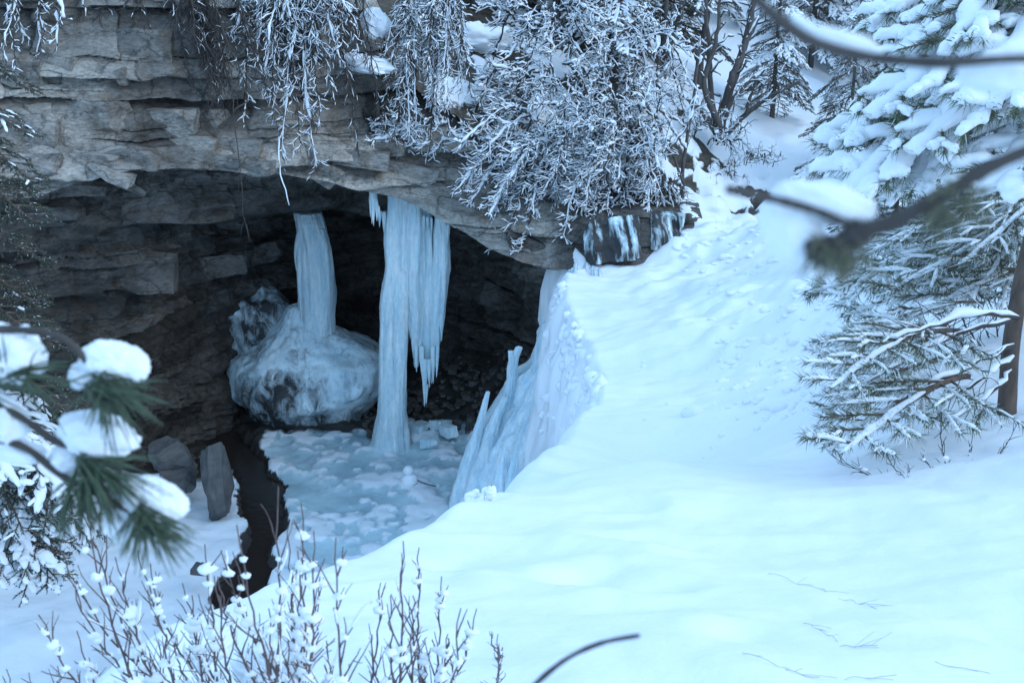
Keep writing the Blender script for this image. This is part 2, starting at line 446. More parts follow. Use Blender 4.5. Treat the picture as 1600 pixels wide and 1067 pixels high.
for (px, py, Y) in [(1190, 590, 12.2), (1235, 600, 11.8), (1210, 570, 12.8), (1290, 470, 15), (1330, 480, 14.4), (1310, 455, 15.5), (1180, 480, 17), (1140, 470, 18), (1160, 452, 18.6), (1105, 385, 21.6), (1080, 372, 22), (1060, 395, 21.4),
                    (1140, 350, 23), (1180, 360, 22.6), (1200, 330, 24), (700, 880, 4.8), (905, 890, 4.4), (960, 880, 4.6), (1050, 830, 5.4), (1150, 1000, 3.2)]:
    w = W(px, py, Y); q_ = .35 if Y < 7 else 1; DENTS.append((w.x, w.y, rnd.uniform(.14, .26) * (.6 + .4 * q_), rnd.uniform(.09, .18) * q_))

def bank():
    # finer rows near the camera
    ys = np.concatenate([np.arange(0.4, 8, 0.05), np.arange(8, 24, 0.07), np.arange(24, 40, 0.14), np.arange(40, 90, 1.0)])
    us = np.linspace(-1.15, 1.15, 420)                    # x spread grows with distance
    Y, U = np.meshgrid(ys, us, indexing='ij')
    half = 2.6 + 0.62 * Y
    X = U * half * 0.9 + 0.1 * Y
    d, seg = lip_dist(X, Y)
    Z = bank_z(X, Y)
    o = np.clip(d, 0, None)
    low = seg < NL1
    k = sstep(9.5, 12.5, Y)
    drop = (0.55 + 1.1 * k) * o + (1.7 + 6 * k) * o * o
    Z = Z - np.where(low, drop, o * 0.8)
    # clumps of snow plastered on the steep side of the fall
    st = sstep(0.0, 0.15, o) * low * sstep(9, 12, Y)
    c = fbm(X * 5, Y * 3.2, Z * 1.8, 4, 55)
    Xo = X - st * 0.28 * np.clip(c + 0.1, 0, 1) - st * 0.08 * fbm(X * 9, Y * 9, Z * 9, 2, 3)
    Zo = Z + st * 0.12 * c
    keep = np.where(low, d < 2.4, d < 0.2) & (Z > FLOOR_Z - 1.5)
    V = np.stack([Xo, Y, Zo], axis=-1)
    bare = np.clip(fbm(X * 1.3, Y * 1.3, Z * 1.3, 4, 66) * 1.6 + 0.55, 0, 1) * sstep(22.8, 23.6, Y) * sstep(4.6, 3.0, X + 0.25 * (Y - 25)) * sstep(33, 30, Y)
    tr = np.clip(fbm(X * 2.2, Y * 2.2, 0, 5, 67) * 2.0 - 0.02, 0, 1) * sstep(23.5, 25, Y) * sstep(33, 30, Y) * sstep(6.8, 5.4, X)
    bare = np.maximum(bare, tr)
    V[..., 2] += -0.12 * sstep(.35, .6, bare) + 0.08 * fbm(X * 5, Y * 5, 0, 3, 68) * (bare > .2)
    tag(grid_mesh('snow_bank', V, M_bank, keep=keep, attrs={'bare': bare}), kind='structure')
bank()

# ------------------------------------------------------------------ gorge floor, stream
stream_c = [(295, 605), (338, 668), (383, 715), (408, 760), (417, 800), (402, 850), (386, 890), (372, 940), (355, 1020)]
stream_w = [.40, .42, .42, .42, .38, .38, .36, .34, .32]
def floorpt(px, py, z=FLOOR_Z):
    w = W(px, py, 1.0); s = z / w.z; return w * s
SC = np.array([tuple(floorpt(*p))[:2] for p in stream_c])
SCs = catmull([(a, b, 0) for a, b in SC], 80)[:, :2]
SWs = np.interp(np.linspace(0, 1, 80), np.linspace(0, 1, len(stream_w)), stream_w)
def stream_d(x, y):
    best = np.full(x.shape, 1e9)
    for (a, b), w in zip(SCs, SWs): best = np.minimum(best, np.hypot(x - a, y - b) - w)
    return best
def ravine_floor():
    ys = np.arange(9.5, 30, 0.075); xs = np.arange(-17, 3.2, 0.07)
    Y, X = np.meshgrid(ys, xs, indexing='ij')
    sdist = stream_d(X, Y) + 0.30 * fbm(X * 1.3, Y * 1.3, 0, 4, 4) + 0.06 * fbm(X * 6, Y * 6, 0, 2, 14)
    n = fbm(X * 0.9, Y * 0.9, 0, 4, 8); n2 = fbm(X * 2.6, Y * 2.6, 0, 4, 12)
    Z = FLOOR_Z + 0.10 * n + 0.05 * n2 + 0.02 * fbm(X * 8, Y * 8, 0, 2, 5)
    pool = np.exp(-(((X + 3.4) / 2.6)**2 + ((Y - 22.6) / 2.4)**2))       # smooth ice around the big column
    near = sstep(19.5, 16.5, Y)
    snow = np.clip(0.50 + 0.80 * n2 + 0.35 * n - 0.26 * pool + 0.5 * fbm(X * 7, Y * 7, 0, 3, 93) + 1.0 * near, 0, 1)
    leftside = sstep(-4.9, -5.6, X) * sstep(23.5, 21, Y)
    snow = np.clip(snow + leftside * 0.8, 0, 1)
    Z = Z + 0.06 * sstep(0.35, 0.6, snow) + near * (0.25 * fbm(X * .5, Y * .5, 0, 2, 8) - 0.03 * n2)
    earth = np.clip(sstep(24.2, 25.6, Y + 0.4 * n), 0, 1)
    earth = np.maximum(earth, sstep(-5.5, -6.2, X) * sstep(21.8, 22.8, Y))
    earth = np.maximum(earth, 1.0 * sstep(0.20, 0.0, sdist))
    Z = Z - 0.35 * sstep(0.12, -0.1, sdist)
    Z = Z + 0.5 * sstep(-8, -10, X) * sstep(15, 20, Y) + 1.6 * sstep(-1.0, 1.0, X) * sstep(21.5, 25, Y)
    Z = Z + sstep(24, 28, Y) * 1.1 * sstep(-3.5, -1, X) + sstep(24.5, 27, Y) * 0.25 * fbm(X * 3, Y * 3, 0, 3, 44)
    tag(grid_mesh('ground', np.stack([X, Y, Z], -1), M_floor, attrs={'snow': snow, 'earth': earth}), kind='structure')
    P = []; 
    for i in range(80):
        t = SCs[min(i + 1, 79)] - SCs[max(i - 1, 0)]; t = t / np.linalg.norm(t); nn = np.array([-t[1], t[0]])
        P.append([(*(SCs[i] + nn * q * (SWs[i] + .35)), FLOOR_Z - 0.16) for q in np.linspace(-1, 1, 12)])
    tag(grid_mesh('water', np.array(P), M_water), kind='structure')
ravine_floor()

# ------------------------------------------------------------------ cliff with the overhang and the cave
# columns: photo x; rows: (photo y, distance) from the cliff top down to the floor.  The roof rows run inward behind the lip.
cliff_cols = {
 -320: [(-150, 20.5), (-20, 19.6), (120, 19.0), (230, 18.4), (330, 17.8), (322, 18.6), (400, 18.7), (396, 19.2), (520, 19.4), (640, 19.8), (840, 19.0)],
 -100: [(-150, 21.0), (-20, 20.0), (120, 19.4), (225, 18.8), (325, 18.4), (318, 19.3), (395, 19.3), (390, 19.9), (520, 20.2), (640, 20.6), (800, 20.2)],
    60: [(-150, 21.6), (-20, 20.6), (110, 20.0), (215, 19.5), (305, 19.1), (298, 20.3), (385, 20.2), (380, 20.9), (510, 21.2), (630, 21.6), (760, 21.6)],
   200: [(-150, 22.2), (-20, 21.2), (100, 20.6), (190, 20.2), (262, 19.8), (252, 21.4), (345, 21.3), (340, 22.0), (500, 22.2), (610, 22.6), (735, 22.7)],
   300: [(-150, 22.8), (-20, 21.9), (100, 21.2), (185, 20.9), (262, 20.5), (250, 22.4), (345, 22.4), (352, 24.6), (470, 24.6), (590, 24.9), (705, 24.8)],
   430: [(-150, 23.6), (-20, 22.8), (100, 22.1), (190, 21.7), (272, 21.3), (258, 23.6), (330, 24.0), (334, 26.8), (460, 27.6), (560, 27.6), (650, 27.4)],
   540: [(-110, 24.4), (0, 23.8), (110, 23.3), (210, 22.9), (292, 22.5), (276, 25.0), (330, 25.4), (326, 28.2), (460, 28.6), (560, 28.4), (640, 28.2)],
   640: [(120, 24.5), (160, 24.0), (200, 23.7), (255, 23.4), (318, 23.1), (300, 26.0), (360, 26.6), (352, 28.4), (460, 28.8), (560, 28.4), (640, 28.0)],
   720: [(185, 24.5), (215, 24.0), (250, 23.8), (300, 23.5), (362, 23.2), (346, 25.8), (392, 26.4), (384, 27.8), (470, 28.0), (560, 27.4), (640, 27.0)],
   790: [(245, 24.2), (272, 23.7), (305, 23.4), (350, 23.2), (395, 22.9), (382, 25.0), (420, 25.6), (412, 26.4), (480, 26.6), (560, 26.2), (650, 26.0)],
   860: [(300, 23.9), (322, 23.4), (350, 23.1), (385, 22.9), (418, 22.6), (410, 23.8), (450, 24.2), (446, 24.6), (510, 24.8), (580, 24.6), (680, 24.4)],
   930: [(318, 23.5), (330, 22.9), (350, 22.5), (378, 22.3), (408, 22.1), (424, 22.2), (450, 22.5), (480, 22.9), (520, 23.0), (580, 23.2), (680, 23.4)],
  1010: [(318, 23.6), (328, 22.8), (345, 22.4), (368, 22.2), (398, 22.0), (412, 22.0), (430, 22.4), (470, 23.0), (520, 23.1), (580, 23.2), (680, 23.4)],
  1090: [(316, 24.4), (322, 23.9), (330, 23.5), (338, 23.3), (356, 23.2), (364, 23.3), (380, 23.9), (420, 23.9), (470, 24.0), (520, 24.2), (600, 24.4)],
}
def interp_cubic(xk, Vk, x):
    """Catmull-Rom-ish through knots xk (n,), Vk (n, ...)"""
    M = np.gradient(Vk, xk, axis=0)
    i = np.clip(np.searchsorted(xk, x, side='right') - 1, 0, len(xk) - 2)
    h = (xk[i + 1] - xk[i]); s = (x - xk[i]) / h
    sh = (-1,) + (1,) * (Vk.ndim - 1)
    s = s.reshape(sh); h = h.reshape(sh)
    return ((2 * s**3 - 3 * s**2 + 1) * Vk[i] + (s**3 - 2 * s**2 + s) * h * M[i] * 0.8
            + (-2 * s**3 + 3 * s**2) * Vk[i + 1] + (s**3 - s**2) * h * M[i + 1] * 0.8)
def strata(x, y, z, s, seed, thick=0.42):
    """bedded, blocky relief (metres outward) of limestone: uneven layers, each broken into blocks"""
    w = z + 0.045 * x + 0.22 * fbm(s * 0.35, z * 0.3, 0, 3, seed) + 0.07 * fbm(s * 1.5, z * 1.1, 0, 3, seed + 3)
    q = w / thick
    q = q + 0.38 * np.sin(q * 1.7 + 0.6) + 0.2 * np.sin(q * 3.9)
    k = np.floor(q); f = q - k
    hk = h1(k, seed); bw = (0.9 + 2.6 * h1(k, seed + 1)) * (thick / 0.5)**.5
    sj = s + 0.16 * fbm(s * 2, z * 3, 0, 3, seed + 6) + 9 * h1(k, seed + 2)
    b = np.floor(sj / bw); g = sj / bw - b
    hb = hash3(k, b, k * 0, seed + 4)
    out = (hk - 0.5) * 0.34 + (hb - 0.5) * 0.26
    tilt = -(f - 0.5) * 0.34 * thick + (hash3(k, b, k * 0, seed + 8) - 0.5) * 0.18 * (g - 0.5) + (hash3(k, b, k * 0, seed + 9) - 0.5) * 0.12 * (f - 0.5)
    ew = 0.5 * thick
    crack = np.minimum(np.minimum(f, 1 - f) * thick * 2.0, np.minimum(g, 1 - g) * bw) 
    groove = -0.06 * (1 - sstep(0.0, 0.05, crack)) * sstep(.2, .8, hb)
    return out + tilt + groove, hb, hk
CLIFF = {}
def cliff():
    xs = np.array(sorted(cliff_cols), float)
    G = np.array([[tuple(W(px, a, b)) for a, b in cliff_cols[int(px)]] for px in xs])   # (cols, rows, 3)
    px = np.concatenate([np.linspace(-320, -10, 70)[:-1], np.linspace(-10, 900, 640), np.linspace(900, 1090, 90)[1:]])
    C = interp_cubic(xs, G, px)                                   # (U, rows, 3)
    rows = G.shape[1]
    cnt = [16, 50, 64, 52, 10, 36, 9, 62, 50, 24]
    rk = np.arange(rows, dtype=float)
    rt = np.concatenate([np.linspace(i, i + 1, c, endpoint=False) for i, c in enumerate(cnt)] + [[rows - 1.0]])
    # straight between rows at the lip, smooth elsewhere: linear blend
    Ct = np.moveaxis(C, 1, 0)
    i = np.clip(rt.astype(int), 0, rows - 2); f = (rt - i)[:, None, None]
    lin = Ct[i] * (1 - f) + Ct[i + 1] * f
    S = 0.6 * lin + 0.4 * interp_cubic(rk, Ct, rt)
    V = S.copy()
    # arc length along the wall
    mid = V[45]; s = np.r_[0, np.cumsum(np.hypot(np.diff(mid[:, 0]), np.diff(mid[:, 1])))]
    s = np.broadcast_to(s, V.shape[:2])
    x, y, z = V[..., 0], V[..., 1], V[..., 2]
    # outward horizontal direction
    T = np.gradient(V, axis=1); nx, ny = T[..., 1], -T[..., 0]
    L = np.hypot(nx, ny) + 1e-9; nx /= L; ny /= L
    rr = rt[:, None] * np.ones_like(x)
    big, hb, hk = strata(x, y, z, s, 21, 0.50)
    sm, hb2, hk2 = strata(x, y, z, s + 3.3, 63, 0.20)
    inner = sstep(4.6, 5.6, rr)
    d = 1.0 * big + 0.42 * sm * sstep(-.3, .3, fbm(x * .5, y * .5, z * 1.1, 2, 57)) + 0.34 * fbm(x * 0.5, z * 0.9, y * 0.3, 3, 91) + 0.05 * fbm(x * 3, z * 5, y * 3, 4, 17)
    bulge = 0.55 * fbm(x * 0.55, y * 0.5, z * 0.8, 3, 40) + 0.2 * (1 - np.abs(fbm(x * 1.3, y * 1.3, z * 2.2, 3, 47)) * 2.5)
    d = d * (1 - inner * 0.35) + inner * 0.8 * bulge
    taper = sstep(0, 0.35, rr)
    V[..., 0] += nx * d * taper; V[..., 1] += ny * d * taper
    V[..., 2] += 0.05 * fbm(x * 1.6, y * 1.6, z * 0.5, 3, 71) * (1 - inner)
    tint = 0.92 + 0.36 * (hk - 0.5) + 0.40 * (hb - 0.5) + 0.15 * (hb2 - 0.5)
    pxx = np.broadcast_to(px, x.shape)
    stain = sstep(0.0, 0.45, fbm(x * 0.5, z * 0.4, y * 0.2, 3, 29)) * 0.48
    top = sstep(2.4, 1.2, rr) * 0.42 * sstep(620, 480, pxx) + 0.30 * sstep(700, 860, pxx) + 0.5 * sstep(860, 900, pxx)       # lichen-dark upper beds; rock also darker towards the right end
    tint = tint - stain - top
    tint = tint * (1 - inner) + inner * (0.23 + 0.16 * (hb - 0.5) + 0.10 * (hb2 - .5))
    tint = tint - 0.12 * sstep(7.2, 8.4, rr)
    CLIFF.update(V=V, px=px, rt=rt)
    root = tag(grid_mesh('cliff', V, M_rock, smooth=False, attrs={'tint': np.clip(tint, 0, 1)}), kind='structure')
    return root
cliff_o = cliff()

def cliff_at(px, py, ymax=99):
    """nearest point of the cliff surface seen at a photo pixel"""
    V = CLIFF['V'].reshape(-1, 3)
    if 'P' not in CLIFF:
        x, y, z = V.T; f = y * CT - z * ST; u = y * ST + z * CT
        CLIFF['P'] = np.stack([800 + FPX * x / f, 533.5 - FPX * u / f], -1)
    d = np.hypot(CLIFF['P'][:, 0] - px, CLIFF['P'][:, 1] - py)
    c = np.argsort(d)[:14]
    c = c[d[c] < d[c[0]] + 3]
    return Vector(V[c[np.argmin(V[c, 1])]])

def rock_mesh(name, dims, seed, mat, npl=9, sub=3):
    """angular stone: a box cut by random planes, with split faces"""
    import bmesh
    r = random.Random(seed); bm = bmesh.new()
    bmesh.ops.create_cube(bm, size=1.0)
    for k in range(npl):
        n = Vector((r.gauss(0, 1), r.gauss(0, 1), r.gauss(0, .8))).normalized()
        dist = r.uniform(0.40, 0.56) * (abs(n.x) + abs(n.y) + abs(n.z)) * 0.72
        res = bmesh.ops.bisect_plane(bm, geom=bm.verts[:] + bm.edges[:] + bm.faces[:], plane_co=n * dist, plane_no=n, clear_outer=True)
        bmesh.ops.holes_fill(bm, edges=[e for e in bm.edges if e.is_boundary])
    bmesh.ops.scale(bm, vec=dims, verts=bm.verts)
    bmesh.ops.triangulate(bm, faces=bm.faces[:])
    bmesh.ops.subdivide_edges(bm, edges=bm.edges[:], cuts=sub, use_grid_fill=True)
    m = max(dims)
    for v in bm.verts:
        p = v.co / m
        v.co += v.normal * m * 0.035 * mnoise.fractal(p * 5 + Vector((seed, 0, 0)), 1.0, 2.0, 3)
    me = bpy.data.meshes.new(name); bm.to_mesh(me); bm.free(); me.materials.append(mat)
    return me

# ledge blocks that stand proud of the face (parts of the cliff)
blocks = [ # px, py, width px, height px, tilt degrees, protrusion
 (222, 72, 86, 50, 2, .35), (190, 118, 18, 24, 4, .15), (262, 188, 84, 34, 1, .30), (330, 186, 44, 30, 3, .25), (140, 180, 110, 44, 2, .3), (48, 208, 78, 56, 0, .45), (40, 262, 90, 34, -3, .4),
 (290, 222, 90, 26, 12, .35), (370, 232, 70, 34, 6, .3), (330, 252, 90, 22, 9, .3), (205, 245, 80, 26, 6, .35), (170, 272, 66, 16, 24, .55), (196, 282, 70, 14, 27, .6), (120, 292, 90, 24, 4, .4), (150, 250, 60, 20, 8, .4),
 (395, 262, 60, 20, 3, .3), (560, 250, 90, 26, 6, .3), (640, 268, 86, 26, 14, .35), (690, 300, 80, 26, 20, .3), (600, 232, 60, 18, 2, .25), (720, 326, 70, 24, 26, .3), (505, 268, 50, 30, 40, .3), (820, 380, 60, 24, 24, .3),
 (30, 120, 60, 34, 0, .2), (90, 96, 70, 26, 2, .2), (60, 330, 120, 26, 2, .3), (210, 430, 120, 60, 5, .25), (330, 420, 110, 34, -8, .25), (400, 400, 90, 30, -14, .25), (790, 470, 80, 36, 18, .3)]
def ledges():
    for i, (px, py, w, h, tl, pr) in enumerate(blocks):
        p = cliff_at(px, py); sc = p.y / FPX * 1.04
        me = rock_mesh('rock_block', (w * sc, 0.55, h * sc * 1.05), 100 + i, M_rock, 6, 2)
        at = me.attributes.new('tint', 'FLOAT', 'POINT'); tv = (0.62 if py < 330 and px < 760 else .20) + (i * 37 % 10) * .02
        at.data.foreach_set('value', [tv] * len(me.vertices))
        o = link('rock_block', me, cliff_o)
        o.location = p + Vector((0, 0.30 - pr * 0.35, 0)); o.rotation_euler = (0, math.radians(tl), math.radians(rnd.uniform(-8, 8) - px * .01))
ledges()

# ------------------------------------------------------------------ ice
def ice_strand(mb_name, pts, radii, mat, parent=None, seed=0, sides=28, rings=90, flute=0.24, squash=1.0, thin=None, label=None, drip=False, attrs=None):
    """a column, sheet or icicle of ice: tube with fluted, lumpy sides; pts world, radii metres"""
    P = catmull(pts, rings); R = np.interp(np.linspace(0, 1, rings), np.linspace(0, 1, len(radii)), radii)
    th = np.arange(sides) * 2 * math.pi / sides
    A, R2 = np.meshgrid(th, R); cx, cy = np.cos(A), np.sin(A)
    zz = P[:, 2][:, None] * np.ones_like(A)
    n = fbm(cx * 3.0 + seed, cy * 3.0, zz * 0.55, 3, seed) * 1.0 + 0.55 * fbm(cx * 7 + seed, cy * 7, zz * 0.9, 2, seed + 5) + 0.30 * fbm(cx * 4, cy * 4, zz * 6, 3, seed + 9)
    rr = R2 * (1 + flute * n)
    V = np.stack([P[:, 0][:, None] + rr * cx, P[:, 1][:, None] + rr * cy * squash, zz + 0.03 * vnoise(cx * 3, cy * 3, zz * 3, seed)], -1)
    V[0] = P[0] + (V[0] - P[0]) * 0.05; V[-1] = P[-1] + (V[-1] - P[-1]) * 0.02
    at = {'thin': np.zeros(V.shape[:2])} if attrs is None else attrs
    return grid_mesh(mb_name, V, mat, parent, closed_u=True, attrs=at)

def px_strand(name, tops, rpx, Y, mat, parent, seed, **kw):
    """tops: [(px, py)] down the strand, rpx radii in pixels"""
    sc = Y / FPX * 1.03
    pts = [W(a, b, Y + kw.get('dY', 0) * i) for i, (a, b) in enumerate(tops)]
    kw.pop('dY', None)
    return ice_strand(name, pts, [r * sc for r in rpx], mat, parent, seed, **kw)

# left column and splash cone
r1 = empty('ice_column', W(492, 505, 26.2), 'single frozen pillar hanging from the cave roof above the rounded ice mound', 'ice column')
def left_column():
    base = W(494, 512, 26.2)
    top = W(487, 346, 26.2); bx = base.x
    o = ice_strand('pillar', [(top.x - .10, 26.3, top.z + .22), (top.x - .03, 26.22, top.z - .02), (top.x + .02, 26.2, top.z - .32), (top.x + .06, 26.2, (top.z + base.z) / 2), (base.x, 26.2, base.z - .25)],
               [.33, .37, .41, .44, .43, .45], M_ice, None, 5, sides=64, rings=160, flute=0.17)
    objs = [o]
    for k, (dx, l, r) in enumerate([(-.40, .9, .05), (-.34, 2.2, .08), (.36, 1.2, .09), (-.2, 1.6, .1), (.1, 1.9, .1), (.3, .5, .07)]):
        q = ice_strand('icicle', [(top.x + dx * .7, 26.05, top.z - .12), (top.x + dx + .02, 25.9, top.z - .25 - l * .6), (top.x + dx + .03, 25.9, top.z - .25 - l)], [r * .8, r, r * .6, .01], M_ice, None, 50 + k, sides=12, rings=40)
        objs.append(q)
    reparent_here(r1, *objs)
left_column()

def splash_cone():
    c = W(474, 580, 26.3)
    prof = [(0.0, -7.6), (0.36, -7.7), (0.55, -8.0), (0.95, -8.35), (1.45, -8.75), (1.80, -9.05), (1.90, -9.4), (1.84, -9.75), (1.62, -10.05), (1.48, -10.35), (1.40, -10.7)]
    P = catmull([(a, 0, b) for a, b in prof], 90)
    th = np.linspace(0, 2 * math.pi, 130, endpoint=False)
    A, R = np.meshgrid(th, P[:, 0]); Z = np.repeat(P[:, 2][:, None], 130, 1)
    cx, cy = np.cos(A), np.sin(A)
    n = fbm(cx * 2.2, cy * 2.2, Z * 0.8, 4, 4) ; n2 = fbm(cx * 8, cy * 8, Z * 0.7, 3, 14)
    X0 = R * cx; Y0 = R * cy
    rr = R * (1 + 0.26 * fbm(X0 * 1.1, Y0 * 1.1, Z * 1.1, 4, 4) + 0.05 * fbm(X0 * 3.5, Y0 * 3.5, Z * 2.2, 4, 14)) * (1 + 0.10 * cx) + 0.05 * vnoise(X0 * 9, Y0 * 9, Z * 5, 3) * sstep(.5, 1.4, R)
    X = c.x + rr * cx + 0.02 + 0.32 * np.exp(-((Z + 8.9) / .5)**2) * sstep(-.2, 1, cx) - 0.12 * sstep(-9.0, -9.8, Z); Y = 26.3 + rr * cy * 0.8
    Zz = Z + 0.10 * fbm(cx * 3 + rr, cy * 3, Z * 2, 3, 9)
    front = np.clip(-cy, 0, 1)
    thin = 0.45 * front * np.exp(-((cx + 0.3) / 0.6)**2) * sstep(-8.6, -9.6, Z) + 0.5 * fbm(X0 * 1.6, Y0 * 1.6, Z * .8, 4, 99) + 0.28 + 0.35 * sstep(-9.9, -10.3, Z)
    o = grid_mesh('ice_mound', np.stack([X, Y, Zz], -1), M_dome, closed_u=True, attrs={'thin': thin})
    tag(o, 'rounded bluish ice mound built up by spray below the single frozen pillar', 'ice mound')
    # frosted rock shoulder behind, upper left
    V = []
    c2 = W(408, 520, 26.9)
    U, Vv = np.meshgrid(np.linspace(0, 2 * math.pi, 90, endpoint=False), np.linspace(0.02, math.pi - .02, 60))
    x = np.cos(U) * np.sin(Vv); y = np.sin(U) * np.sin(Vv); z = np.cos(Vv)
    r = 1 + 0.30 * fbm(x * 2.0, y * 2.0, z * 2.0, 5, 61)
    V = np.stack([c2.x + x * r * 1.15, 26.9 + y * r * 0.8, c2.z + z * r * 1.15], -1)
    o = grid_mesh('ice_boss', V, M_dome, closed_u=True, attrs={'thin': 0.74 + 0.5 * fbm(x * 3, y * 3, z * 3, 3, 5)})
    tag(o, 'dark frosted bulge of ice and rock behind the left shoulder of the ice mound', 'ice mound')
splash_cone()

# big curtain
r2 = empty('ice_curtain', W(612, 705, 24.0), 'tall frozen curtain with a long left leg reaching the pool and ragged icicles beside it', 'frozen waterfall')
def curtain():
    Y = 24.1; objs = []
    def st(name, tops, r, seed, Yo=0, **kw): objs.append(px_strand(name, tops, r, Y + Yo, M_ice, None, seed, **kw))
    st('ice_leg', [(630, 300), (625, 338), (622, 430), (612, 540), (612, 640), (611, 712)], [14, 18, 17, 19, 21, 23, 34], 3, 0, sides=40, rings=130, flute=0.20)
    st('ice_leg', [(630, 420), (626, 520), (624, 620), (624, 690)], [12, 14, 12, 10, 9], 23, -.15, sides=30, rings=110, flute=0.22)
    st('ice_sheet', [(616, 300), (616, 332), (612, 370), (616, 420), (605, 480), (604, 600), (602, 700)], [10, 12, 16, 9, 12, 12, 12], 7, -.1, sides=30, rings=110)
    st('ice_sheet', [(652, 305), (650, 340), (650, 420), (652, 480), (654, 520), (650, 575)], [11, 14, 17, 16, 12, 8, 3], 11, .05, sides=30, rings=100)
    st('ice_sheet', [(648, 310), (648, 345), (644, 440), (650, 500), (648, 552)], [9, 13, 15, 12, 7, 1.5], 13, -.1, sides=36, rings=120)
    st('ice_sheet', [(668, 318), (668, 352), (668, 430), (668, 520), (664, 600), (664, 632)], [6, 9, 12, 14, 10, 5, 1], 17, .1, sides=30, rings=100)
    st('ice_sheet', [(686, 322), (688, 352), (689, 400), (685, 470), (680, 540), (674, 600)], [6, 12, 14, 12, 10, 5, 1], 19, 0, sides=30, rings=100)
    st('ice_sheet', [(692, 330), (694, 360), (693, 420), (691, 480), (690, 528)], [3, 6, 8, 6, 3, 1], 29, -.08, sides=24, rings=100)
    for k, (a, b, c, d, r) in enumerate([(650, 540, 651, 582, 3), (658, 540, 661, 600, 4), (664, 560, 663, 636, 4.5), (670, 560, 671, 606, 4), (676, 540, 677, 600, 4), (683, 510, 684, 572, 4), (689, 490, 690, 534, 3.5),
                                          (645, 500, 646, 560, 4), (640, 480, 641, 530, 3), (700, 350, 699, 385, 3), (600, 330, 601, 372, 4), (594, 330, 593, 356, 3), (662, 336, 661, 372, 3), (668, 338, 668, 362, 2.5), (674, 340, 675, 366, 2), (605, 350, 607, 400, 4),
                                          (684, 540, 682, 590, 3), (668, 600, 666, 632, 2)]):
        st('icicle', [(a, b), ((a + c) / 2, (b + d) / 2), (c, d)], [r, r * .95, r * .6, .3], 200 + k, -.12, sides=10, rings=30)
    reparent_here(r2, *objs)
curtain()
# small icicles by themselves on the brow
r3 = empty('icicle_cluster', W(583, 285, 23.6), 'thin cluster of icicles on the rock brow just left of the tall curtain', 'icicles')
objs = []
for k, (a, b, c, d, r) in enumerate([(582, 278, 584, 354, 4), (579, 300, 579, 340, 2.5), (588, 310, 589, 346, 3), (583, 318, 581, 350, 2.5), (592, 322, 592, 342, 2)]):
    objs.append(px_strand('icicle', [(a, b), ((a + c) / 2, (b + d) / 2), (c, d)], [r * .5, r, r * .6, .3], 23.3, M_ice, None, 300 + k, sides=10, rings=30))
objs.append(px_strand('ice_root', [(583, 272), (583, 300), (584, 326)], [1.5, 3, 6, 4], 23.35, M_ice, None, 311, sides=12, rings=30))
reparent_here(r3, *objs)
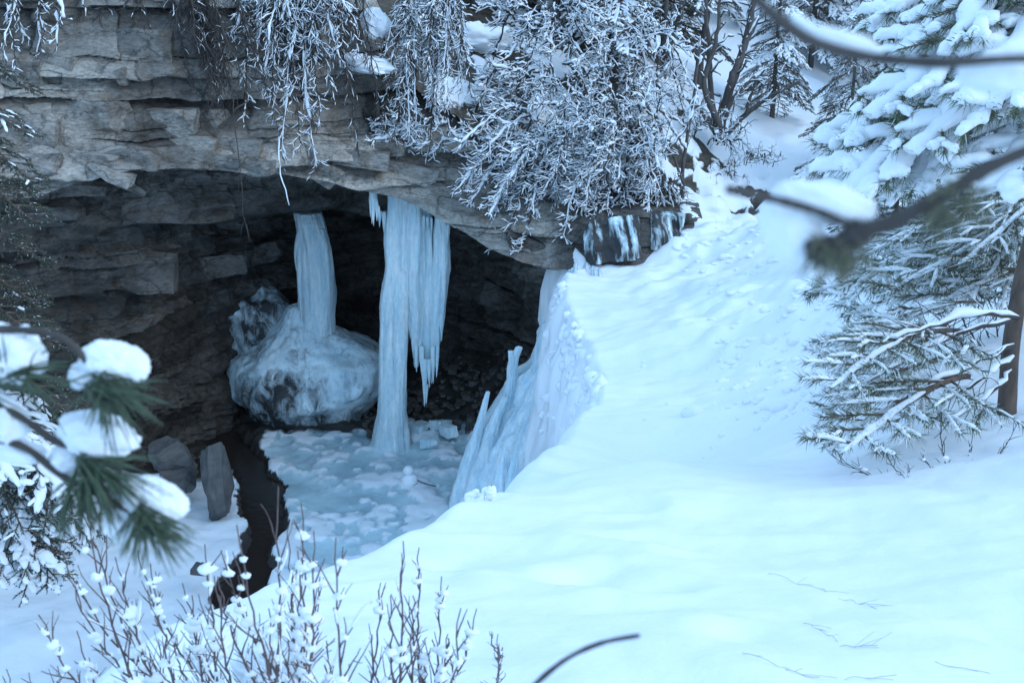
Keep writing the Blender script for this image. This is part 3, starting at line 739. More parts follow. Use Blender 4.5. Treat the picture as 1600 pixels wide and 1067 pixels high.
# frozen fall below the snow bank on the right
def frozen_fall():
    left = [(905, 398, 22.6), (886, 440, 22.3), (864, 500, 22.0), (843, 520, 21.9), (832, 570, 21.6), (806, 590, 21.5), (775, 640, 21.3), (742, 690, 21.1), (722, 745, 20.9), (706, 810, 20.7)]
    mid  = [(915, 405, 22.2), (905, 455, 21.4), (880, 510, 20.9), (868, 560, 20.4), (850, 620, 20.0), (836, 665, 19.7), (820, 710, 19.5), (806, 755, 19.3), (795, 800, 19.2), (785, 870, 19.1)]
    right = [(935, 420, 21.6), (935, 470, 20.0), (925, 530, 18.6), (922, 590, 17.6), (915, 640, 17.0), (905, 690, 16.6), (895, 740, 16.4), (885, 790, 16.2), (870, 850, 16.0), (860, 920, 16.0)]
    rows = 180; cols = 110
    A, B, C = (catmull([W(*p) for p in q], rows) for q in (left, mid, right))
    t = np.linspace(0, 1, cols)[None, :, None]
    V = A[:, None] * (1 - t) * (1 - 2 * t) * 1 + B[:, None] * 4 * t * (1 - t) + C[:, None] * t * (2 * t - 1)
    u = np.broadcast_to(t[..., 0], V.shape[:2]); z = V[..., 2]
    fl = 0.20 * fbm(u * 14, z * 0.5, 0, 3, 2) + 0.07 * fbm(u * 45, z * 1.4, 0, 3, 6) + 0.09 * fbm(u * 14, z * 4, 0, 4, 8)
    nrm = np.array([-0.75, -0.62, 0.2])
    V = V + nrm * fl[..., None]
    # round the left edge back
    e = sstep(0.06, 0.0, u); V[..., 1] += e * 0.5
    root = empty('frozen_fall', W(760, 800, 20.5), 'broad leaning frozen waterfall under the snowy brink with upright ice spikes', 'frozen waterfall')
    o = grid_mesh('ice_sheet', V, M_fall, attrs={'thin': np.zeros(V.shape[:2])})
    objs = [o]
    sp = [([(812, 541), (803, 560), (800, 600), (788, 650), (770, 700)], [5, 8, 9, 15, 22, 22], 21.3, 1), ([(798, 548), (800, 575), (795, 620), (780, 680)], [4, 6, 9, 14, 14], 21.25, 2),
          ([(763, 611), (755, 640), (742, 690), (728, 745), (716, 810)], [3, 6, 9, 13, 18, 20], 20.8, 3), ([(790, 620), (775, 650), (758, 700), (744, 790)], [6, 10, 16, 22, 22], 20.9, 4),
          ([(852, 505), (845, 540), (835, 590), (815, 650), (800, 740)], [5, 9, 12, 18, 22, 24], 21.5, 6), ([(866, 490), (860, 540), (848, 620)], [3, 9, 12, 12], 21.6, 8),
          ([(790, 697), (788, 720), (786, 770), (784, 800)], [3, 8, 14, 17, 18], 17.5, 5), ([(807, 704), (803, 730), (798, 780)], [3, 7, 10, 11], 17.3, 9), ([(776, 740), (775, 770), (774, 800)], [4, 9, 12, 12], 17.6, 10)]
    for tops, r, Y, sd in sp:
        objs.append(px_strand('ice_spike', tops, r, Y, M_fall, None, 400 + sd, sides=44, rings=120, flute=0.30))
    # fringe of thin icicles at the head of the fall
    for k in range(26):
        a = rnd.uniform(868, 905); b = 412 + (905 - a) * 1.1 + rnd.uniform(-8, 8); l = rnd.uniform(18, 70)
        objs.append(px_strand('icicle', [(a, b), (a - 2, b + l * .5), (a - 5, b + l)], [1.5, 2.6, 1.6, .3], rnd.uniform(21.6, 22.0), M_fall, None, 450 + k, sides=8, rings=16))
    reparent_here(root, *objs)
frozen_fall()

def snow_crust():
    r = random.Random(21); mb = MB(); seg = LIP[:NL1]
    for k in range(260):
        i = r.randrange(15, NL1 - 2); t = r.random(); a = seg[i] + (seg[i + 1] - seg[i]) * t; o = abs(r.gauss(0, .28)) + .02
        x, y = a[0] - o, a[1] - .05; z = float(tps(np.array([x]), np.array([y]))[0]) - 1.65 * o - 7.7 * o * o
        if o > .75 or y < 12: continue
        R = r.uniform(.03, .11)
        V = lump((x - .02, y, z), (R * r.uniform(.8, 1.5), R * r.uniform(.8, 1.6), R * r.uniform(.7, 1.2)), r.randrange(9999), .6, 1.6, 7)
        n, m = V.shape[:2]; idx = np.arange(n * m).reshape(n, m)
        mb.add(V.reshape(-1, 3), [(idx[i2, j], idx[i2, (j + 1) % m], idx[i2 + 1, (j + 1) % m], idx[i2 + 1, j]) for i2 in range(n - 1) for j in range(m)])
    tag(mb.build('snow_crust', M_snow_fine), 'lumpy crust of wind packed snow on the steep edge above the frozen fall', 'snow crust', kind='stuff')
def seep_ice():
    for j, (lab, x0, x1, y0, y1) in enumerate([('grey ice flow over dark rock between the dense shrub and the snow path', 912, 1004, 340, 414), ('narrow icy smear on the rock step by the bare pale sapling', 1016, 1066, 328, 392)]):
        nu, nv = 14, 9; C = np.zeros((nv, nu, 3))
        for a in range(nv):
            for b in range(nu):
                px = x0 + (x1 - x0) * b / (nu - 1); py = y0 + (y1 - y0) * a / (nv - 1) - 10 * b / (nu - 1)
                q = cliff_at(px, py); q2 = W(px, py, q.y - .10); C[a, b] = q2
        C[..., 1] = np.minimum(C[..., 1], np.median(C[..., 1]) + .15)
        R_, K_ = 90, 110
        A = np.array([[np.interp(np.linspace(0, nu - 1, K_), range(nu), C[a, :, c]) for c in range(3)] for a in range(nv)])      # (nv, 3, K)
        V = np.array([[np.interp(np.linspace(0, nv - 1, R_), range(nv), A[:, c, k]) for k in range(K_)] for c in range(3)])        # (3, K, R)
        V = np.moveaxis(V, 0, -1).transpose(1, 0, 2).copy()
        u = V[..., 0]; z = V[..., 2]; rowf = np.linspace(0, 1, R_)[:, None] * np.ones(K_)
        n = fbm(u * 3.2 + z, z * 1.2, 0, 4, 70 + j); n2 = fbm(u * 11 + z * 1.5, z * 1.6, 0, 4, 75 + j)
        V[..., 1] -= .16 * n + .07 * n2 + .03
        edge = np.minimum(rowf * 6, 1) * np.minimum(np.linspace(0, 1, K_) * 8, 1)[None] * np.minimum(np.linspace(1, 0, K_) * 8, 1)[None]
        keep = edge + .5 * n + .25 * n2 > .3
        V[..., 1] += .2 * (1 - edge)
        o = grid_mesh('ice_seep', V, M_dome, keep=keep, attrs={'thin': 0.95 - .9 * n2 - .7 * n})
        tag(o, lab, 'ice flow')
seep_ice()

# ------------------------------------------------------------------ stones, snowman, small things on the floor
def stone(name, px, py, Y, dims, rot, seed, label, cat='rock', mat=M_slab, sink=0.0, group=None):
    o = link(name, rock_mesh(name, dims, seed, mat, 7, 4)); o.location = W(px, py, Y) + Vector((0, 0, -sink)); o.rotation_euler = rot
    return tag(o, label, cat, group)
stone('rock_slab', 340, 752, 20.6, (.52, .5, 1.4), (math.radians(-38), math.radians(-14), .1), 11, 'long grey rock slab leaning beside the black stream')
stone('boulder', 269, 718, 21.4, (.72, .6, .85), (.2, -.35, .3), 12, 'squarish grey boulder on the dark bank left of the leaning slab')
stone('boulder', 278, 752, 20.9, (.70, .5, .30), (.1, .1, .2), 15, 'low flat stone below the squarish grey boulder')
stone('stone', 314, 890, 17.6, (.35, .3, .12), (.1, .2, .2), 13, 'small dark stone poking out of the snow left of the stream bend')
stone('stone', 358, 738, 21.2, (.16, .15, .12), (0, 0, 0), 16, 'small round stone at the water edge right of the leaning slab')
for k, (a, b, c, lab) in enumerate([(634, 662, 24.9, 'small ice block against the foot of the curtain leg'), (655, 668, 24.7, 'pale ice chunk right of the curtain foot'), (700, 672, 24.4, 'broken ice plate lying near the fall on the pool'), (672, 690, 24.0, 'lumpy piece of broken ice on the pool in front of the talus'),
                                     (688, 664, 24.8, 'flat ice block at the edge of the talus')]):
    stone('ice_block', a, b, c, (.42, .35, .24), (rnd.uniform(-.2, .2), rnd.uniform(-.3, .3), k), 30 + k, lab, 'ice block', M_ice)

def lump(center, dims, seed, amp=0.22, freq=1.6, n=26, flat_bottom=0.0):
    U, Vv = np.meshgrid(np.linspace(0, 2 * math.pi, n * 2, endpoint=False), np.linspace(0.0, math.pi, n))
    x = np.cos(U) * np.sin(Vv); y = np.sin(U) * np.sin(Vv); z = np.cos(Vv)
    r = 1 + amp * fbm(x * freq + seed * 3.1, y * freq, z * freq, 5, seed, .55)
    z = np.where(z < 0, z * (1 - flat_bottom), z)
    return np.stack([center[0] + x * r * dims[0], center[1] + y * r * dims[1], center[2] + z * r * dims[2]], -1)

snow_crust()
sm = empty('snowman', floorpt(637, 782), 'little lopsided snowman with one stick arm on the frozen pool', 'snowman')
p0 = W(641, 776, 21.7)
objs = [grid_mesh('snow_ball', lump((p0.x, 21.9, p0.z + .02), (.26, .25, .22), 1, .12), M_snow_fine, closed_u=True),
        grid_mesh('snow_ball', lump((p0.x - .02, 21.9, p0.z + .30), (.18, .17, .16), 2, .12), M_snow_fine, closed_u=True),
        grid_mesh('head', lump((p0.x - .04, 21.9, p0.z + .52), (.115, .11, .11), 3, .10), M_snow_fine, closed_u=True),
        grid_mesh('snow_ball', lump((p0.x - .28, 21.8, p0.z - .05), (.22, .22, .13), 4, .2), M_snow_fine, closed_u=True)]
mb = MB(); mb.tube(catmull([(p0.x + .1, 21.85, p0.z + .34), (p0.x + .33, 21.8, p0.z + .26), (p0.x + .55, 21.75, p0.z + .22)], 8), .012, 5); objs.append(mb.build('stick_arm', M_bark))
reparent_here(sm, *objs)

# talus rubble at the back of the cave
def rubble():
    r = random.Random(8); src = [rock_mesh('talus', (1, .9, .7), 900 + k, M_rubble, 6, 0) for k in range(4)]
    mb = MB()
    V0 = [(np.array([v.co[:] for v in m.vertices]), [tuple(p.vertices) for p in m.polygons]) for m in src]
    for k in range(700):
        x = r.uniform(-3.6, 1.2); y = r.uniform(24.6, 27.6); s = r.uniform(.04, .16) * (1 + .6 * (r.random() < .1))
        z = FLOOR_Z + 1.1 * float(sstep(24, 28, y)) * float(sstep(-3.5, -1, x)) + 1.6 * float(sstep(-1, 1, x)) * float(sstep(21.5, 25, y)) + r.uniform(-.02, .12)
        v, f = V0[k % 4]; a = r.uniform(0, 6.28); ca, sa = math.cos(a), math.sin(a)
        R = np.array([[ca, -sa, 0], [sa, ca, 0], [0, 0, 1]])
        mb.add((v * s) @ R.T + (x, y, z), f)
    for k in range(260):
        x = r.uniform(-10, -6.9); y = r.uniform(20.5, 23.5); s = r.uniform(.03, .10)
        v, f = V0[k % 4]; mb.add((v * s) + (x, y, FLOOR_Z + r.uniform(0, .12)), f)
    tag(mb.build('rubble', M_rubble, smooth=False), 'loose dark talus stones on the cave floor', 'rubble', kind='stuff')
    for m in src: bpy.data.meshes.remove(m)
rubble()

def snow_lump_at(name, p, dims, seed, label, rot=0, cat='snow patch', amp=.6, mat=M_snow_fine, tilt=0):
    o = grid_mesh(name, lump((0, 0, 0), dims, seed, amp, 1.7, 36, .4), mat, closed_u=True); o.location = p; o.rotation_euler = (0, tilt, rot)
    return tag(o, label, cat) if label else o
snow_lump_at('snow_patch', W(572, 104, 23.0), (.52, .4, .20), 71, 'thick white snow pad on the rock ledge between two hanging bushes', 0, tilt=.15)
snow_lump_at('snow_patch', W(583, 40, 23.4), (.30, .3, .34), 72, 'snow streak on the dark rock above the thick ledge pad', 0, tilt=.9)
snow_lump_at('snow_patch', W(745, 66, 26.5), (.9, .5, .4), 73, 'broad snow cushion on the slope above the curtain, left of the dark hole', 0)

# ------------------------------------------------------------------ woody plants with snow
class Plant:
    def __init__(s, seed): s.r = random.Random(seed); s.w = MB(); s.s = MB()
    def polyline(s, p, d, L, n, droop, wig, up=0):
        pts = [np.array(p, float)]; d = norm(d)
        for i in range(n):
            d = norm(d + np.array([s.r.gauss(0, wig), s.r.gauss(0, wig), s.r.gauss(0, wig) - droop + up]))
            pts.append(pts[-1] + d * L / n)
        return np.array(pts)
    def snow(s, P, base, thick, cover=0.9, sides=4):
        """snow lying on the upper side of a stem, in lengths with gaps"""
        n = len(P); 
        if n < 2: return
        seg = P[-1] - P[0]; steep = abs(seg[2]) / (np.linalg.norm(seg) + 1e-9)
        if s.r.random() > cover * (1.1 - 0.6 * steep**2): return
        thick = thick * (1.05 - 0.45 * steep**3)
        m = max(4, n)
        Q = catmull(P, m) if n > 2 else P[0] + (P[1] - P[0]) * np.linspace(0, 1, m)[:, None]
        R = np.array([thick * (s.r.uniform(.35, 1.35) + (s.r.random() < .07) * s.r.uniform(.5, 1.6)) for _ in range(m)]); R[0] *= .5; R[-1] *= .6
        Q = Q + np.array([0, 0, 1.0]) * (base + R * 0.45)[:, None] + np.array([[s.r.gauss(0, thick * .15) for _ in range(3)] for _ in range(m)])
        s.s.tube(Q, R, sides)
    def twigs(s, P, rad, level, maxlevel, L, spacing, droop, wig, thick, cover=.9, ang=0.8, side=None, bias=None):
        """side branches along polyline P"""
        seglen = np.linalg.norm(np.diff(P, axis=0), axis=1).sum(); k = max(1, int(seglen / spacing))
        for j in range(k):
            t = (j + s.r.uniform(.2, .9)) / k; t = .12 + .88 * t
            f = min(t, .999) * (len(P) - 1); i = int(f); q = P[i] + (P[i + 1] - P[i]) * (f - i); T = norm(P[i + 1] - P[i])
            a = s.r.uniform(0, 2 * math.pi); o = norm(np.cross(T, [math.cos(a), math.sin(a), s.r.uniform(-.6, .6)]))
            d = T * math.cos(ang) + o * math.sin(ang)
            if bias is not None: d = d + np.asarray(bias)
            l = L * s.r.uniform(.5, 1.2) * (1 - .45 * t)
            n = 3 if level >= maxlevel else 4
            Q = s.polyline(q, d, l, n, droop, wig)
            r0 = rad * .72
            s.w.tube(Q, np.linspace(r0, r0 * .5, len(Q)), 3, cap=False)
            s.snow(Q, r0, thick * (0.85 if level < maxlevel else .7), cover)
            if level < maxlevel:
                s.twigs(Q, r0, level + 1, maxlevel, L * .55, spacing * .6, droop, wig, thick * .85, cover, ang, None, bias)
    def stem(s, pts, r0, r1, n=14, sides=6, snow=None, cover=1):
        P = catmull(pts, n); P[1:-1] += np.array([[s.r.gauss(0, min(r0 * .6, .014)) for _ in range(3)] for _ in range(n - 2)])
        s.w.tube(P, np.linspace(r0, r1, n), sides)
        if snow: s.snow(P, r0 * .7, snow, cover, 6)
        return P
    def done(s, root, wname='branches', sname='snow_cover', wmat=None, smat=None):
        a = s.w.build(wname, wmat or M_bark, None); b = s.s.build(sname, smat or M_snow_fine, None)
        a['kind'] = 'stuff'; b['kind'] = 'stuff'
        reparent_here(root, a, b)
        return a, b

def hanging_bush(label, rootpx, Y, ends, seed, L=.45, spacing=.16, thick=.026, cover=.86, maxlevel=2, droop=.10, sag=.25, cat='bush', name='hanging_bush', rad=.022, wig=.22, bias=None, fwd=.5, snowstem=.03, spread=.45, rise=1.0, group='snowy bushes hanging over the cliff'):
    base = W(*rootpx, Y); root = empty(name, base, label, cat, group)
    pl = Plant(seed)
    for e in ends:
        ex, ey = e[0], e[1]; Yo = e[2] if len(e) > 2 else pl.r.uniform(-fwd, fwd * .4)
        st = base + Vector(((W(ex, ey, Y).x - base.x) * spread + pl.r.uniform(-.3, .3), pl.r.uniform(-.1, .2), pl.r.uniform(-.2, .2) * rise))
        en = W(ex, ey, Y + Yo); mid = (st + en) / 2 + Vector((pl.r.uniform(-.1, .1), 0, sag * pl.r.uniform(.5, 1.2) * (en - st).length * .35))
        P = pl.stem([st, (st + mid) / 2 + Vector((0, 0, .08)), mid, en], rad, rad * .35, 14, 5, snowstem)
        pl.twigs(P, rad * .6, 1, maxlevel, L, spacing, droop, wig, thick, cover, .8, None, bias)
    pl.done(root)
    return root

def region(boxes, n, seed):
    """stem tips spread over rectangles of the slope"""
    q = random.Random(seed); A = [(b[2] - b[0]) * (b[3] - b[1]) for b in boxes]; out = []
    for _ in range(n):
        b = q.choices(boxes, A)[0]; out.append((q.uniform(b[0], b[2]), q.uniform(b[1], b[3])))
    return out
hanging_bush('large bush of drooping frosted twigs trailing down the cliff, tails reaching the overhang lip', (455, -50), 21.6,
    [(360, 60), (350, 110), (385, 185), (410, 150), (425, 190), (440, 250), (470, 230), (495, 262), (500, 180), (520, 150)] + region([(350, -20, 560, 90), (400, 60, 540, 140)], 26, 1),
    11, L=.40, spacing=.10, thick=.015, bias=(0, -.1, -.2), sag=.15)
hanging_bush('frosted bush draping the rock between the long trailing bush and the thick cliff shrubs', (680, -40), 23.2,
    [(600, 90), (620, 150), (640, 215), (670, 240), (700, 200), (600, 190), (615, 215)] + region([(590, -20, 740, 160), (600, 100, 700, 220)], 26, 2),
    12, L=.42, spacing=.10, thick=.016, bias=(-.1, -.1, -.12), sag=.2)
hanging_bush('dense snow covered shrub spilling left over the cliff brow above the curtain', (905, 195), 23.4,
    [(720, 225), (710, 300), (735, 320), (760, 370), (775, 385), (815, 395), (830, 330)] + region([(720, 150, 900, 320), (740, 220, 880, 360)], 36, 3),
    13, L=.46, spacing=.095, thick=.020, bias=(-.3, -.25, .2), droop=.0, wig=.17, rad=.026, fwd=1.2, spread=.55, rise=2.6)
hanging_bush('dense snow covered shrub on the brow right above the frozen fall', (990, 205), 23.5,
    [(880, 370), (930, 350), (915, 390), (900, 380), (950, 375), (985, 360), (1015, 345), (1040, 330), (965, 340)] + region([(870, 120, 1050, 330), (880, 200, 1000, 370)], 40, 4),
    14, L=.46, spacing=.095, thick=.020, bias=(-.3, -.25, .2), droop=.0, wig=.17, rad=.026, fwd=1.2, spread=.55, rise=2.6)
hanging_bush('thin snowy shrub high on the slope in front of the dark rock hollow', (860, 20), 25.0,
    region([(750, -20, 960, 130)], 30, 5), 15, L=.48, spacing=.13, thick=.024, bias=(-.3, -.25, .2), droop=.0, wig=.17, rad=.026)
hanging_bush('tangled frosted thicket on the slope between the dark hollow and the brow shrubs', (850, 110), 24.6,
    region([(730, 100, 960, 240)], 34, 6), 19, L=.46, spacing=.13, thick=.020, bias=(-.3, -.25, .2), droop=.0, wig=.17, rad=.026)
hanging_bush('frosted thicket under the tall dark spruce at top centre', (1010, 60), 25.6,
    region([(920, 0, 1090, 190)], 34, 7), 20, L=.46, spacing=.14, thick=.024, bias=(-.3, -.25, .2), droop=.0, wig=.17, rad=.026)
hanging_bush('dark brushy undergrowth with little snow beside the ice flow', (1010, 280), 23.6,
    region([(895, 300, 1075, 395)], 52, 8), 21, L=.40, spacing=.10, thick=.012, cover=.25, bias=(0, -.1, -.2))
for lab_, rp_, bx_, sd_ in [('low brown brush poking through the snow under the forked sapling clump', (1130, 275), (1090, 245, 1170, 290), 41), ('small brown brush tuft at the bend of the snow path', (1195, 250), (1165, 225, 1225, 262), 42), ('dark brush tuft at the head of the path beside the pale sapling', (1105, 310), (1075, 280, 1140, 318), 43)]:
    hanging_bush(lab_, rp_, 26.0, region([bx_], 14, sd_), sd_, L=.28, spacing=.12, thick=.012, cover=.35, bias=(0, -.1, .2), droop=0, sag=.1, name='low_brush', group='brush tufts along the path', snowstem=None, rad=.012)
hanging_bush('low snowy cushion of twigs on the brow just above the limestone lip', (690, 215), 23.3,
    region([(580, 190, 740, 250)], 20, 9), 16, L=.34, spacing=.10, thick=.024, droop=.02)
hanging_bush('frosted boughs dangling at the top left corner above the light limestone', (40, -60), 20.0,
    [(10, 30), (40, 60), (70, 50), (90, 70), (60, 100), (25, 110), (5, 80), (100, 30), (130, 10)],
    17, L=.35, spacing=.12, thick=.015, bias=(.05, -.1, -.3), cover=.6)
hanging_bush('dark leafless brush hanging under the top edge left of the long trailing bush', (260, -60), 21.0,
    [(150, 30), (190, 20), (230, 40), (280, 50), (310, 80), (330, 60), (300, 130), (340, 140), (170, 60), (120, 60), (350, 170), (320, 30)] + region([(110, -20, 350, 60), (320, 60, 420, 200)], 22, 10),
    18, L=.42, spacing=.10, thick=.008, cover=.10, bias=(0, -.1, -.3), snowstem=None)
hanging_bush('dark drooping brush behind the long trailing bush, only lightly dusted', (500, -50), 22.4,
    region([(330, 0, 600, 200), (420, 100, 560, 260)], 30, 11), 22, L=.45, spacing=.10, thick=.009, cover=.3, bias=(0, -.1, -.3), snowstem=None)
hanging_bush('frosted bush beside the path at the foot of the forked sapling clump', (1105, 215), 26.6,
    region([(1040, 130, 1180, 250)], 20, 12), 23, L=.42, spacing=.14, thick=.016, cover=.6, bias=(0, -.1, .1))

# one long bare twig hanging past the lip
def long_twig():
    root = empty('hanging_twig', W(362, 110, 20.6), 'single long bare twig hanging past the overhang, forked at its tip', 'twig'); pl = Plant(5)
    P = pl.stem([W(362, 110, 20.6), W(366, 190, 20.5), W(374, 250, 20.4), W(380, 330, 20.3), W(390, 378, 20.3)], .014, .005, 18, 5)
    for q in [(382, 340, 376, 370), (382, 340, 388, 362), (385, 350, 392, 376), (376, 270, 372, 300)]:
        pl.stem([W(q[0], q[1], 20.3), W((q[0] + q[2]) / 2 - 1, (q[1] + q[3]) / 2, 20.3), W(q[2], q[3], 20.3)], .006, .003, 6, 4)
    P = pl.stem([W(380, 130, 20.6), W(386, 160, 20.5), W(366, 172, 20.4), W(364, 180, 20.4)], .02, .015, 8, 5, .03)
    pl.stem([W(435, 210, 20.7), W(438, 270, 20.6), W(448, 305, 20.6), W(452, 322, 20.6)], .012, .006, 10, 4, .02)
    pl.done(root, 'stem', 'snow_cover')
long_twig()

# leafless saplings on the slope, thick dark trunks with snow on the limbs
def sapling(label, paths, Y, seed, rad=.06, L=.55, group='bare saplings on the slope', tw=True, cover=.8, name='bare_sapling'):
    base = W(*paths[0][0], Y); root = empty(name, base, label, 'tree', group); pl = Plant(seed); objs = []
    tr = MB(); pl2w = pl.w; pl.w = tr
    Ps = []
    for i, path in enumerate(paths):
        r = rad * (1 if i == 0 else .62)
        Ps.append(pl.stem([W(a, b, Y - .12 * i + .1 * j) for j, (a, b) in enumerate(path)], r, r * .45, 16, 8, .035 if i else None, .8))
    pl.w = pl2w
    if tw:
        for P in Ps: pl.twigs(P[4:], rad * .3, 1, 2, L, .32, .01, .2, .030, cover, .9, None, (0, -.05, .1))
    t = tr.build('trunk', M_bark_grey); objs.append(t); reparent_here(root, t)
    pl.done(root)
sapling('forked dark sapling clump rising from the slope at the head of the path', [[(1122, 222), (1128, 180), (1150, 110), (1172, 40), (1185, -40)], [(1120, 215), (1112, 150), (1108, 80), (1100, -30)], [(1128, 190), (1150, 150), (1180, 120)], [(1140, 130), (1165, 70), (1185, 30)], [(1125, 200), (1100, 130), (1118, 70), (1125, 0)]], 27.0, 31, .13)
sapling('leaning sapling whose trunk slants right over the snow path', [[(1128, 215), (1165, 180), (1205, 150), (1250, 128)], [(1165, 180), (1180, 130), (1195, 110)]], 27.4, 32, .08, cover=.5)
sapling('thin pale sapling with crooked snow covered limbs beside the bush', [[(1070, 345), (1066, 290), (1072, 230), (1085, 150), (1095, 60)], [(1072, 235), (1050, 200), (1030, 160)], [(1040, 240), (1075, 195), (1090, 140)], [(1068, 290), (1050, 240), (1020, 180), (1000, 130)]], 24.3, 33, .05)
sapling('slim dark sapling trunk standing in front of the snow between bush and clump', [[(1035, 140), (1040, 60), (1042, -30)], [(1038, 90), (1060, 40), (1075, -20)], [(1036, 110), (1010, 60), (1000, 0)]], 28.0, 34, .10)
sapling('grey trunk behind the clump leaning slightly left', [[(1090, 140), (1100, 60), (1112, -30)], [(1095, 100), (1075, 60), (1060, 20)]], 29.0, 35, .12)

# ------------------------------------------------------------------ conifer boughs
def bough_data(seed, style, fat=1.0, cover=1.0, frost=.12):
    """unit bough along +X, up +Z: (wood+needles mesh, snow mesh)"""
    r = random.Random(seed); w = MB(); s = MB()
    pine = style == 'pine'
    def needles(P, ln, dens, spread):
        seg = np.linalg.norm(np.diff(P, axis=0), axis=1).sum(); k = int(seg * dens)
        vs = []; fs = []
        for j in range(k):
            f = r.random() * (len(P) - 1.001); i = int(f); q = P[i] + (P[i + 1] - P[i]) * (f - i); T = norm(P[i + 1] - P[i])
            a = r.uniform(0, 6.283); o = norm(np.cross(T, norm([math.cos(a), math.sin(a), r.uniform(-1, 1)])))
            d = norm(T * r.uniform(.5, 1.1) + o * spread + np.array([0, 0, -.12])); l = ln * r.uniform(.7, 1.15)
            sd = norm(np.cross(d, [r.gauss(0, 1), r.gauss(0, 1), r.gauss(0, 1)])) * (0.0019 if pine else 0.0026)
            n = len(vs); vs += [q - sd, q + sd, q + d * l]; fs.append((n, n + 1, n + 2))
        kf = int(len(fs) * frost)
        if vs: w.add(vs, fs[kf:], 1); w.n -= len(vs); w.add(np.zeros((0, 3)), fs[:kf], 2); w.n += len(vs)
    def pad(P, thick, cov):
        if r.random() > cov * cover: return
        thick = thick * fat
        m = 9; Q = catmull(P, m)
        R = thick * np.array([.35, .8, 1.0, 1.05, 1.1, 1.05, 1.0, .85, .45]) * np.array([r.uniform(.8, 1.2) for _ in range(m)])
        Q = Q + np.array([0, 0, 1]) * (R * .40)[:, None]
        Q = catmull(Q, 16); R = np.interp(np.linspace(0, 8, 16), range(9), R)
        s.tube(Q, R * (1.0 if pine else 1.2), 10, flat=.75 if pine else .5)
        v = s.v[-1]; s.v[-1] = v + thick * .95 * np.stack([fbm(v[:, 0] * 15, v[:, 1] * 15, v[:, 2] * 15, 4, q_) for q_ in (1, 2, 3)], -1)
    ax = np.array([(t, .05 * math.sin(t * 3 + seed), -.16 * t * t + .02 * math.sin(5 * t)) for t in np.linspace(0, 1, 12)])
    w.tube(ax, np.linspace(.014, .004, 12), 5, 0)
    needles(ax[4:], .055 if pine else .03, 320, .7); pad(ax[5:], .042 if pine else .03, 1)
    k = 13 if pine else 18
    for j in range(k):
        t = .14 + .83 * (j + r.random() * .6) / k; f = t * 11; i = min(int(f), 10); q = ax[i] + (ax[i + 1] - ax[i]) * (f - i)
        sg = 1 if j % 2 else -1; l = (.16 + .38 * (1 - t)) * r.uniform(.7, 1.15); a = r.uniform(.55, .95)
        dz = r.uniform(-.1, .12)
        P = np.array([q + np.array([math.cos(a) * u, sg * math.sin(a) * u, dz * u - (.25 if pine else .5) * u * u]) for u in np.linspace(0, l, 7)])
        w.tube(P, np.linspace(.006, .0025, 7), 4, 0, cap=False)
        needles(P[1:], .058 if pine else .026, 420 if pine else 420, .75 if pine else .6); pad(P[1:], (.027 if pine else .020) * r.uniform(.8, 1.3), .72 if pine else .65)
        for c in range(2 if pine else 4):
            u = r.uniform(.3, .85); i2 = int(u * 6); q2 = P[i2]; sg2 = 1 if c % 2 else -1; T = norm(P[min(i2 + 1, 6)] - P[i2]); o = norm(np.cross(T, [0, 0, 1])) * sg2
            d = norm(T + o * .8); l2 = l * r.uniform(.25, .5)
            P2 = np.array([q2 + d * v - np.array([0, 0, .6 * v * v]) for v in np.linspace(0, l2, 5)])
            w.tube(P2, .0025, 3, 0, cap=False); needles(P2, .052 if pine else .024, 420 if pine else 420, .7); pad(P2, (.022 if pine else .016) * r.uniform(.7, 1.2), .5 if pine else .5)
    a = w.build('branch', [M_pinebark, M_needle if pine else M_spruce, M_snow_fine], smooth=False); b = s.build('snow_load', M_snow_fine)
    ma, mb_ = a.data, b.data; bpy.data.objects.remove(a); bpy.data.objects.remove(b)
    return ma, mb_
PINE = [bough_data(100 + k, 'pine', 1.0, 1.0, .04) for k in range(5)]
PINE_L = [bough_data(150 + k, 'pine', .34, 1.0, .24) for k in range(4)]
SPRUCE_L = [bough_data(250 + k, 'spruce', .6, .3, .06) for k in range(3)]
SPRUCE = [bough_data(200 + k, 'spruce') for k in range(4)]

def place_bough(parent, a, b, kind, k, wide=1.0, snow=True, roll=0.0):
    """a, b: world start and end"""
    ma, ms = kind[k % len(kind)]
    X = (b - a); L = X.length; X.normalize(); up = Vector((0, 0, 1))
    Yv = up.cross(X); 
    if Yv.length < .05: Yv = Vector((0, 1, 0))
    Yv.normalize(); Z = X.cross(Yv)
    M = Matrix((X, Yv, Z)).transposed().to_4x4() @ Matrix.Rotation(roll, 4, 'X') @ Matrix.Diagonal((L, L * wide, L * wide, 1))
    # the bough droops: lift so that its tip meets b
    M = Matrix.Rotation(0, 4, 'X') @ M
    M.translation = a
    o = link('branch', ma, parent)
    o.matrix_basis = Matrix.Translation(parent.location).inverted() @ M
    if snow:
        c = link('snow_load', ms, o); c['kind'] = 'stuff'
    return o

